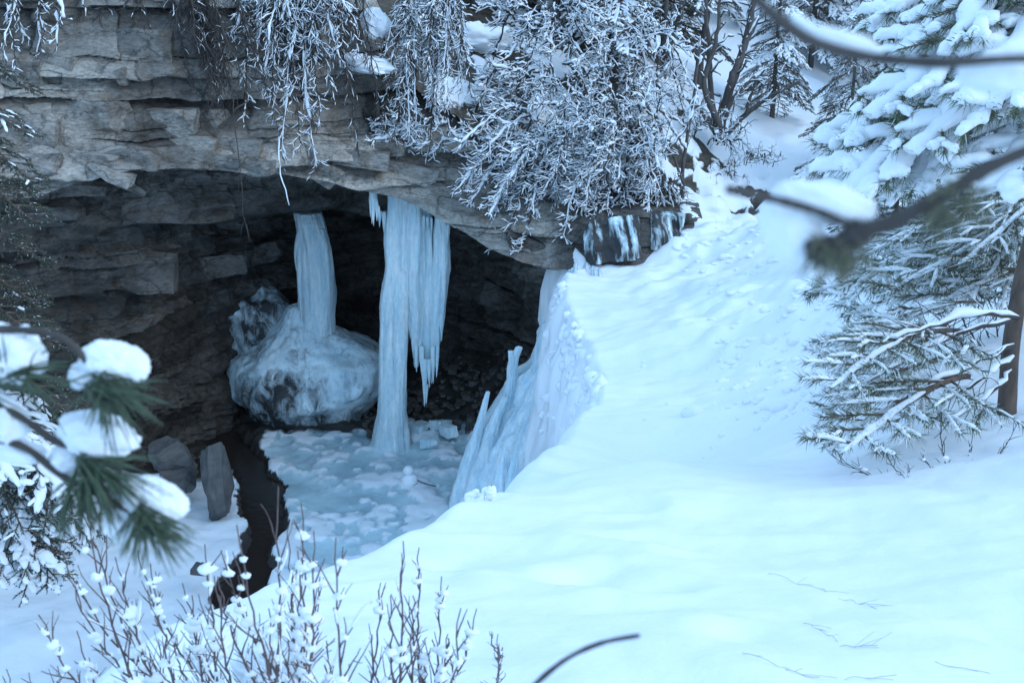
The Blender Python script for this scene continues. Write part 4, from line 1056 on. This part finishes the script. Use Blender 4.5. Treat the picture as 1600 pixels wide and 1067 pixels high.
# the big snow-laden pines on the right
def right_pine(label, trunk_px, Y, rad, boughs, group='snow laden pines on the right', mat=None, seed=1, wide=1.0, name='pine_tree', kind=None, inner=1.0):
    pts = [W(a, b, Y + (c if c else 0)) for a, b, c in trunk_px]
    root = empty(name, pts[0], label, 'tree', group)
    mb = MB(); P = catmull(pts, 30); P[1:] += np.array([[random.Random(seed + i).gauss(0, rad * .04) for _ in range(3)] for i in range(29)])
    mb.tube(P, np.linspace(rad, rad * .55, 30), 14); t = mb.build('trunk', mat or M_pinebark); reparent_here(root, t)
    for k, b in enumerate(boughs):
        x0, y0, x1, y1 = b[:4]
        if inner < 1: x0, y0 = x1 + (x0 - x1) * inner, y1 + (y0 - y1) * inner
        d0 = b[4] if len(b) > 4 else 0; d1 = b[5] if len(b) > 5 else -.6
        place_bough(root, W(x0, y0, Y + d0), W(x1, y1 - 8, Y + d1), kind or PINE, k + seed, wide)
    return root

right_pine('large pine leaning in from the right edge, boughs bowed down under thick snow rolls', [(1760, 900, .0), (1740, 500, .2), (1730, 100, .3), (1725, -400, .4)], 7.6, .13,
    [(1740, -80, 1390, 30, 0, -.2), (1740, -30, 1370, 110, 0, -.6), (1740, -140, 1480, 20, 0, -.8), (1740, 0, 1290, 160, .3, .2), (1740, 40, 1270, 260, .2, -.1), (1740, 60, 1300, 230, 0, -.5),
     (1740, 20, 1440, 170, -.2, -1.0), (1740, 110, 1390, 250, 0, -.7), (1740, -60, 1550, 90, 0, -1.2), (1740, 100, 1520, 230, 0, -1.1),
     (1740, -110, 1350, -10, .5, .8), (1740, -20, 1420, 60, .3, .5), (1740, -180, 1560, -20, 0, -.5)], seed=1)
right_pine('smaller pine with sparse green boughs below the blurred branch', [(1700, 700, 0), (1690, 400, .1), (1680, 100, .2)], 9.4, .09,
    [(1690, 300, 1400, 330, 0, -.3), (1690, 330, 1370, 400, 0, -.5), (1690, 360, 1330, 440, 0, .3), (1690, 390, 1410, 460, 0, -.8), (1690, 240, 1440, 270, .3, .5), (1690, 280, 1490, 360, 0, -.9), (1690, 340, 1280, 400, .4, .9), (1690, 420, 1500, 440, 0, -.5), (1690, 200, 1450, 300, .2, 0), (1690, 240, 1520, 400, 0, -.7), (1690, 220, 1350, 350, .4, .7), (1690, 300, 1290, 425, .2, .4)], seed=3, kind=PINE_L)
right_pine('low pine with reddish dark trunk at the right edge, lower boughs touching the snow', [(1573, 650, 0), (1578, 560, .05), (1592, 460, .1), (1618, 340, .2), (1660, 150, .3)], 7.9, .070,
    [(1590, 500, 1290, 520, 0, -.5), (1588, 505, 1300, 560, 0, -.2), (1590, 498, 1330, 545, 0, -1.2), (1585, 540, 1280, 610, 0, -.3), (1583, 560, 1290, 660, 0, -.6), (1583, 550, 1350, 640, 0, -1.4), (1590, 520, 1380, 590, 0, .4),
     (1600, 470, 1420, 480, .1, .8)], seed=5, kind=PINE_L, inner=.62)

def limb_wood():
    """visible snow-lined limbs of the low pine"""
    root = [o for o in bpy.data.objects if o.name.startswith('pine_tree') and 'low pine' in o.get('label', '')][0]
    pl = Plant(44)
    for q in [[(1592, 497), (1530, 492), (1460, 510), (1380, 530)], [(1588, 500), (1500, 520), (1420, 560), (1350, 600)], [(1585, 540), (1520, 570), (1450, 600)], [(1583, 560), (1520, 600), (1450, 640)], [(1580, 580), (1530, 630), (1480, 660)]]:
        P = pl.stem([W(a, b, 7.8 - .15 * i) for i, (a, b) in enumerate(q)], .018, .006, 14, 6, .02)
        pl.twigs(P, .006, 1, 1, .35, .10, .03, .15, .006, .4)
    a = pl.w.build('limb', M_bark); b = pl.s.build('snow_cover', M_snow_fine); reparent_here(root, a, b)
limb_wood()

# background spruces
def spruce(label, base, H, R, seed, nb=46, group='spruces on the far slope', z0=.12, skew=0, name='spruce_tree', facing=None):
    r = random.Random(seed); root = empty(name, base, label, 'tree', group)
    mb = MB(); mb.tube(np.array([base + Vector((0, 0, H * t)) for t in np.linspace(-.03, 1, 10)]), np.linspace(H * .014, .01, 10), 8); t = mb.build('trunk', M_bark_grey); reparent_here(root, t)
    for k in range(nb):
        t = z0 + (1 - z0) * (k + r.random()) / nb; a = k * 2.399 + r.uniform(-.3, .3)
        L = R * (1 - t)**.8 * r.uniform(.75, 1.15) + .15
        p = base + Vector((0, 0, H * t)); e = p + Vector((math.cos(a) * L, math.sin(a) * L, -L * r.uniform(.25, .6)))
        place_bough(root, p, e, (SPRUCE + SPRUCE_L), r.randrange(7), 1.15)
    return root
def gz(x, y): return float(bank_z(np.array([x]), np.array([y]))[0])
sp = [(1290, 40, 40, 9, 2.0, 'snowy spruce at the top of the snow path, right of the sapling clump'), (1390, 60, 37, 9, 2.1, 'snowy spruce behind the blurred branch at the top'), (1240, -10, 48, 10, 2.4, 'dark distant spruce closing the top of the snow path'),
      (1330, 170, 26, 4.6, 1.5, 'short snow clad spruce beside the path below the top blurred branch'), (1480, 40, 33, 9, 2.2, 'distant snowy spruce half hidden by the large pine boughs'), (1170, 20, 42, 10, 2.3, 'dark spruce behind the forked sapling clump'),
      (1570, 60, 26, 8, 2.0, 'grey trunked spruce behind the large pine near the right edge'), (1000, 90, 29.5, 9, 1.8, 'tall dark spruce standing over the dense shrubs at top centre'), (1080, 30, 35, 9, 2.0, 'spruce behind the slim sapling trunks'), (930, 60, 28.5, 8, 1.6, 'dark spruce rising behind the shrubs, left of the tall one'), (1205, 200, 30.5, 5.5, 1.2, 'small dark spruce right of the forked sapling clump'),
      (960, 150, 26.2, 7, 1.4, 'dark spruce standing just behind the dense brow shrub'), (1040, 60, 30, 10, 1.9, 'thick dark spruce between the slim trunks at top centre'), (870, 0, 29.5, 8, 1.7, 'snow dusted spruce behind the high thin shrub'), (1140, 0, 38, 11, 2.4, 'tall dark spruce far behind the leaning sapling'),
      (740, 10, 28.5, 7, 1.6, 'snow dusted spruce behind the draped frosted bush'), (1270, 60, 36, 7, 1.8, 'shaggy snowy spruce at the bend of the snow path'), (1330, 20, 42, 11, 2.4, 'far spruce peeping over the blurred top branch'),
      (1400, 330, 17.5, 3.2, 1.1, 'small snow loaded spruce behind the sparse green pine'), (1500, 420, 13, 2.2, .9, 'knee high snowy spruce behind the low pine'), (830, -20, 31, 9, 1.9, 'spruce crowning the slope above the dark rock hollow')]
for i, (px, py, Y, H, R, lab) in enumerate(sp):
    w = W(px, py, Y); spruce(lab, Vector((w.x, Y, gz(w.x, Y) - .05)), H, R, 60 + i, 48 if H > 5 else 34)

# spruce growing on the gorge side at the left edge: only its boughs reach into the picture
def left_boughs(label, specs, Y, seed, trunk, snowy):
    root = empty('spruce_tree', W(*trunk[0], Y), label, 'tree', 'spruces at the left edge'); mb = MB()
    mb.tube(catmull([W(*t, Y) for t in trunk], 14), np.linspace(.14, .08, 14), 9); t = mb.build('trunk', M_bark_grey); reparent_here(root, t)
    for k, (x0, y0, x1, y1, d) in enumerate(specs): place_bough(root, W(x0, y0, Y), W(x1, y1, Y + d), (SPRUCE_L if snowy > 1 else SPRUCE + SPRUCE_L), k + seed, 1.2, snow=(k % snowy == 0))
left_boughs('dark spruce at the left edge with only bough tips in view before the cave wall', [(-120, 180, 60, 250, 0), (-120, 260, 70, 310, -.3), (-120, 330, 75, 375, .2), (-120, 400, 60, 440, 0), (-120, 440, 70, 490, -.5), (-120, 470, 120, 510, .4), (-120, 520, 110, 600, -.2), (-120, 560, 100, 640, .4), (-120, 130, 50, 180, 0), (-120, 60, 55, 110, .3)], 15.0, 1, [(-130, 950), (-125, 500), (-120, 0)], 4)
left_boughs('thick snow dusted spruce at the lower left above the gorge snow', [(-60, 600, 110, 690, 0), (-60, 640, 140, 740, -.4), (-60, 660, 90, 790, -.8), (-60, 690, 160, 800, .4), (-60, 700, 120, 840, -.2), (-60, 720, 60, 870, -.9), (-60, 740, 180, 790, .7), (-60, 760, 130, 870, .2), (-60, 640, 40, 720, -1), (-60, 780, 90, 880, -.6), (-60, 700, 30, 800, -1.2), (-60, 620, 170, 720, .6), (-60, 800, 50, 900, -.9)], 14.5, 2, [(-80, 1000), (-75, 700), (-70, 400)], 1)

# ------------------------------------------------------------------ shrubs on the bank in front (reddish stems, snow clots)
def on_bank(px, py, lo=1.2, hi=14.0):
    for _ in range(36):
        m = (lo + hi) / 2; w = W(px, py, m)
        if w.z > gz(w.x, w.y): lo = m
        else: hi = m
    return lo
def stem_shrub(label, rootpx, Y, tips, seed, name='dogwood_shrub', thick=.014, clots=1.0, group='red stemmed shrubs on the bank', rad=.0048, mat=None):
    if Y < 4: Y = on_bank(*rootpx)
    base = W(*rootpx, Y); root = empty(name, base, label, 'shrub', group); pl = Plant(seed); r = pl.r
    sn = MB(); 
    def clot(p, sz):
        V = lump((0, 0, 0), (sz * r.uniform(.8, 1.4), sz * r.uniform(.8, 1.2), sz * r.uniform(.6, .95)), r.randrange(9999), .6, 2.0, 8)
        V = V + np.array(p); n, m = V.shape[:2]; idx = np.arange(n * m).reshape(n, m)
        F = [(idx[i, j], idx[i, (j + 1) % m], idx[i + 1, (j + 1) % m], idx[i + 1, j]) for i in range(n - 1) for j in range(m)]
        sn.add(V.reshape(-1, 3), F)
    for (ex, ey) in tips:
        if len(tips) > 9 and r.random() < .36: continue
        st = base + Vector((r.uniform(-.12, .12), r.uniform(-.15, .15), -.08)); en = W(ex, ey, Y + r.uniform(-.35, .3))
        d = en - st; side = Vector((d.x, d.y, 0)) * .22
        P = pl.stem([st, st + d * .35 + side, st + d * .7 + side * .8, en], rad, rad * .28, 22, 5)
        P = np.array(P)
        for j in range(5, 20):
            if r.random() < .72:
                q = P[j]; T = norm(P[j + 1] - P[j - 1]); a = r.uniform(0, 6.283)
                o = norm(np.cross(T, [math.cos(a), math.sin(a), 0])); dd = norm(T * .8 + o * .55 + np.array([0, 0, .25])); L = d.length * r.uniform(.12, .32) * (1.15 - j / 24)
                Q = pl.polyline(q, dd, L, 5, 0, .10, .04); pl.w.tube(Q, np.linspace(rad * .45, rad * .2, 6), 4)
                for c in range(2):
                    if r.random() < .35: 
                        Q2 = pl.polyline(Q[2 + c], norm(Q[3 + c] - Q[2 + c]) + np.array([r.gauss(0, .5), r.gauss(0, .5), r.uniform(0, .3)]), L * .5, 3, 0, .1); pl.w.tube(Q2, np.linspace(rad * .3, rad * .15, 4), 3)
                pl.snow(Q, rad * .4, thick * .3, .4 * clots)
                if r.random() < .42 * clots: clot(q + np.array([0, 0, rad]), thick * r.uniform(.5, 1.35))
                if r.random() < .3 * clots: clot(Q[r.randrange(1, 4)] + np.array([0, 0, rad]), thick * r.uniform(.35, .9))
            elif r.random() < .25 * clots: clot(P[j] + np.array([0, 0, rad]), thick * r.uniform(.3, .8))
    a = pl.w.build('stems', mat or M_red); b = sn.build('snow_clots', M_snow_near); a['kind'] = 'stuff'; b['kind'] = 'stuff'
    if pl.s.v:
        c = pl.s.build('snow_cover', M_snow_near); c['kind'] = 'stuff'; reparent_here(root, c)
    reparent_here(root, a, b)
stem_shrub('shrub spreading left over the gorge with white snow clots, stems tipped red', (350, 1180), 3.3, [(60, 960), (120, 985), (190, 830), (320, 850), (180, 960), (105, 900), (90, 850), (135, 800), (128, 780), (215, 860), (235, 880), (285, 910), (160, 940), (300, 930), (180, 870), (260, 990), (215, 1010), (335, 900), (200, 1040)], 81)
stem_shrub('middle shrub with the tallest red tipped stems crossing the dark stream', (480, 1210), 3.4, [(330, 960), (300, 1000), (450, 1000), (520, 960), (510, 1000), (370, 820), (450, 840), (350, 730), (375, 770), (405, 755), (345, 860), (340, 900), (400, 850), (435, 760), (470, 785), (465, 860), (490, 830), (430, 880), (525, 840), (380, 960), (540, 870), (420, 950), (500, 900), (560, 920), (455, 930)], 82)
stem_shrub('shrub of dark upright twigs at the right end of the clump', (610, 1180), 3.5, [(580, 1000), (660, 1000), (700, 990), (550, 990), (520, 920), (680, 880), (630, 845), (655, 855), (700, 855), (595, 910), (690, 900), (570, 900), (610, 930), (720, 950), (645, 930), (745, 950), (560, 960), (670, 960)], 83, clots=.6)
stem_shrub('tiny pair of twigs poking from the snow right of the shrub clump', (745, 1062), 3.6, [(778, 990), (765, 985), (785, 1010)], 84, clots=.1, thick=.01, rad=.004)
stem_shrub('low twigs in the bottom left corner below the spreading shrub', (60, 1160), 3.0, [(10, 1045), (45, 1050), (90, 1040)], 85, clots=.3, rad=.004)
for k, (a, b, Y, w, h, lab) in enumerate([(450, 1010, on_bank(450, 1130), .07, .05, 'big snow heap caught in the middle of the shrub clump'), (330, 1010, on_bank(330, 1100), .06, .035, 'snow heap caught in the left shrub stems'), (415, 1045, on_bank(415, 1120), .09, .05, 'wide snow heap at the foot of the middle shrub')]):
    snow_lump_at('snow_heap', W(a, b, Y), (w, .09, h), 90 + k, lab, cat='snow heap')
stem_shrub('sparse low shrub of buried twigs on the mound below the low pine', (1500, 760), 6.6, [(1290, 700), (1330, 720), (1380, 690), (1440, 700), (1470, 650), (1520, 680), (1560, 700), (1590, 660), (1410, 740)], 86, clots=.35, rad=.006, mat=M_bark)
stem_shrub('bare grey shrub behind the low pine trunk', (1560, 560), 9.6, [(1460, 450), (1480, 410), (1520, 390), (1560, 380), (1590, 400), (1500, 470), (1430, 490), (1400, 480)], 87, clots=.4, rad=.009, mat=M_bark, thick=.03)
stem_shrub('pair of thin arching twigs on the mound crest', (1030, 734), 7.3, [(1005, 722), (1015, 718)], 88, clots=0, rad=.003, mat=M_bark)
stem_shrub('little snow capped twig clump at the brink in front of the frozen fall', (752, 782), 6.5, [(745, 768), (760, 765), (768, 757)], 89, clots=2, rad=.006, thick=.03)

# twigs lying half buried in the snow
r = random.Random(9)
for k, (x0, y0, x1, y1, lab) in enumerate([(1200, 897, 1290, 925, 'forked twig half buried in the mid bank snow'), (1255, 975, 1310, 1002, 'short twig half buried below the forked one'), (1160, 1022, 1280, 1062, 'dotted row of twig tips near the bottom edge'), (1310, 1010, 1370, 1014, 'straight twig lying in the snow near the bottom'),
                                           (1310, 935, 1370, 950, 'faint twig under the forked one to its right'), (1320, 1062, 1400, 1060, 'twig along the bottom edge right of centre'), (1460, 1040, 1530, 1048, 'faint twig at the lower right'), (690, 700, 0, 0, '')][:7]):
    Y = 3.0; pts = []
    for t in np.linspace(0, 1, 7):
        px, py = x0 + (x1 - x0) * t, y0 + (y1 - y0) * t + r.uniform(-1.5, 1.5)
        lo, hi = 1.5, 8.0
        for _ in range(40):
            m = (lo + hi) / 2; w = W(px, py, m)
            if w.z > gz(w.x, w.y) : lo = m
            else: hi = m
        w = W(px, py, lo); pts.append((w.x, w.y, gz(w.x, w.y) + 0.004 + r.uniform(-.006, .010)))
    mb = MB(); P = catmull(pts, 16); mb.tube(P, .0009, 4)
    for j in r.sample(range(3, 14), r.choice((1, 2, 4))):
        l_ = r.uniform(.015, .09); sg_ = r.choice((-1, 1)); d_ = np.array([l_, sg_ * l_ * r.uniform(.2, .7), l_ * r.uniform(-.1, .3)])
        mb.tube([P[j], P[j] + d_ * .5 + np.array([0, 0, .002]), P[j] + d_], .0007, 4)
    tag(mb.build('buried_twig', M_frost_twig), lab, 'twig')

def clods():
    r = random.Random(77); mb = MB()
    pts = []
    for (x0, y0, x1, y1, n) in [(1110, 440, 1350, 640, 130), (1000, 560, 1300, 720, 30), (1050, 340, 1220, 430, 60), (1180, 600, 1330, 700, 30)]:
        pts += [(r.uniform(x0, x1), r.uniform(y0, y1)) for _ in range(n)]
    D = np.array([tuple(W(a, b, 1.0)) for a, b in pts])                  # ray directions, marched together
    lo = np.full(len(D), 1.5); hi = np.full(len(D), 30.0)
    for _ in range(24):
        m = (lo + hi) / 2; above = D[:, 2] * m > bank_z(D[:, 0] * m, m)
        lo = np.where(above, m, lo); hi = np.where(above, hi, m)
    X, Z = D[:, 0] * lo, bank_z(D[:, 0] * lo, lo)
    for k in range(len(D)):
        Y = lo[k]; R = r.uniform(.008, .03) * (1 + Y / 14) * (1.8 if r.random() < .1 else 1)
        V = lump((X[k], Y, Z[k] + R * .05), (R * r.uniform(.8, 1.6), R, R * r.uniform(.4, .8)), r.randrange(9999), .5, 1.5, 7)
        n_, m = V.shape[:2]; idx = np.arange(n_ * m).reshape(n_, m)
        mb.add(V.reshape(-1, 3), [(idx[i, j], idx[i, (j + 1) % m], idx[i + 1, (j + 1) % m], idx[i + 1, j]) for i in range(n_ - 1) for j in range(m)])
    tag(mb.build('snow_clods', M_snow_fine), 'small snow clods fallen on the trampled slope', 'snow clods', kind='stuff')
clods()
# ------------------------------------------------------------------ near branches, out of focus
def near_branch(label, name, paths, rad, Y, lumps, tufts, seed, cat='branch', nl=.055, mat=M_bark, lichen=()):
    base = W(*paths[0][0], Y); root = empty(name, base, label, cat); r = random.Random(seed); objs = []
    for i, path in enumerate(paths):
        mb = MB(); rr = rad[i] if isinstance(rad, (list, tuple)) else rad
        n = 26; P = catmull([W(a, b, Y) for a, b in path], n)
        R = np.linspace(rr, rr * .75, n) * np.array([r.uniform(.85, 1.15) for _ in range(n)])
        mb.tube(P, R, 9); objs.append(mb.build('twig', mat))
    for (px, py, w, h, rot) in lumps:
        sc = Y / FPX; o = grid_mesh('snow_clump', lump((0, 0, 0), (w * sc, min(w, h) * sc * .8, h * sc), r.randrange(999), .36, 1.6, 56, .2), M_snow_near, closed_u=True)
        o.location = W(px, py, Y + .012); o.rotation_euler = (0, math.radians(rot), 0); objs.append(o)
    for (px, py, w, h) in lichen:
        sc = Y / FPX; mb = MB()
        for k in range(70):
            q = np.array(W(px + r.gauss(0, w * .45), py + r.gauss(0, h * .45), Y + r.gauss(0, .006))); d = np.array([r.gauss(0, 1), r.gauss(0, 1), r.gauss(-.6, 1)]) * .006
            mb.tube([q, q + d * .6, q + d + np.array([0, 0, -.002])], [.0006, .0005, .0003], 4, cap=False)
        q = mb.build('lichen_tuft', M_lichen); q['kind'] = 'stuff'; objs.append(q)
    for (px, py, dx, dy, n, l) in tufts:
        mb = MB(); c = np.array(W(px, py, Y - .012)); D = norm(np.array(W(px + dx, py + dy, Y)) - np.array(W(px, py, Y)))
        for k in range(n):
            a = r.uniform(0, 6.283); o = norm(np.array([math.cos(a), math.sin(a) * .6, r.uniform(-1, 1)])); d = norm(D * r.uniform(.5, 1.2) + o * .75)
            q = c - D * r.uniform(0, .028) + np.array([r.gauss(0, .002) for _ in range(3)]); L = nl * l * r.uniform(.7, 1.15)
            P = [q, q + d * L * .35, q + d * L * .7 + np.array([0, 0, -.003]), q + d * L + np.array([0, 0, -.010])]
            mb.tube(P, [.0008, .0009, .0008, .0003], 4, cap=False)
        objs.append(mb.build('needle_tuft', M_needle_n))
    reparent_here(root, *objs)
near_branch('near pine branch reaching in from the left with green needle tufts and big snow clumps', 'pine_branch',
    [[(-60, 520), (30, 515), (100, 530), (150, 585), (172, 612)], [(-40, 615), (30, 650), (90, 690), (150, 712), (190, 735)], [(-40, 680), (40, 700), (95, 742), (150, 770), (215, 805)], [(-40, 640), (0, 640)]], [.0042, .0042, .004, .003], 1.0,
    [(176, 570, 58, 38, 8), (132, 588, 28, 26, -20), (14, 556, 56, 54, 20), (5, 665, 46, 56, 0), (30, 706, 44, 26, 10), (152, 682, 72, 44, 10), (100, 722, 28, 30, 0), (232, 782, 62, 42, 14), (192, 818, 30, 50, 0)],
    [(176, 618, 50, 16, 60, .95), (172, 622, 10, 40, 30, .8), (160, 735, 45, 25, 75, 1.15), (140, 760, 20, 60, 60, .9), (232, 828, 16, 50, 80, .85), (240, 822, 50, 20, 35, .9), (50, 580, 60, -10, 26, 1.0), (0, 600, 60, -20, 24, 1.1), (120, 785, 10, 50, 30, .8)], 1)
near_branch('blurred dark branch crossing the upper right corner with snow resting on it', 'blurred_branch',
    [[(1150, -30), (1210, 25), (1255, 58), (1320, 82), (1400, 94), (1480, 98), (1560, 93), (1680, 92)]], .0027, .50,
    [(1312, 64, 68, 18, 14), (1555, 118, 56, 36, 4), (1600, 80, 60, 14, 0), (1262, 44, 34, 10, 34)], [], 2)
near_branch('blurred forked twig in front of the pines with a heavy snow blob at its joint', 'blurred_branch',
    [[(1135, 295), (1200, 309), (1270, 328), (1330, 352), (1360, 360)], [(1345, 362), (1400, 345), (1470, 305), (1540, 265), (1680, 205)], [(1350, 360), (1320, 378), (1260, 392)]], [.0022, .0040, .0062], .52,
    [(1290, 320, 84, 36, 14), (1240, 368, 44, 56, 5), (1222, 350, 32, 50, 0)], [], 3, lichen=[(1320, 398, 30, 22), (1290, 392, 24, 16), (1510, 300, 34, 40), (1470, 330, 24, 20)])
near_branch('blurred curved twig tip rising from the bottom edge over the snow', 'blurred_twig',
    [[(815, 1090), (850, 1056), (890, 1026), (940, 1004), (1000, 992)]], .0022, .72, [], [], 4)
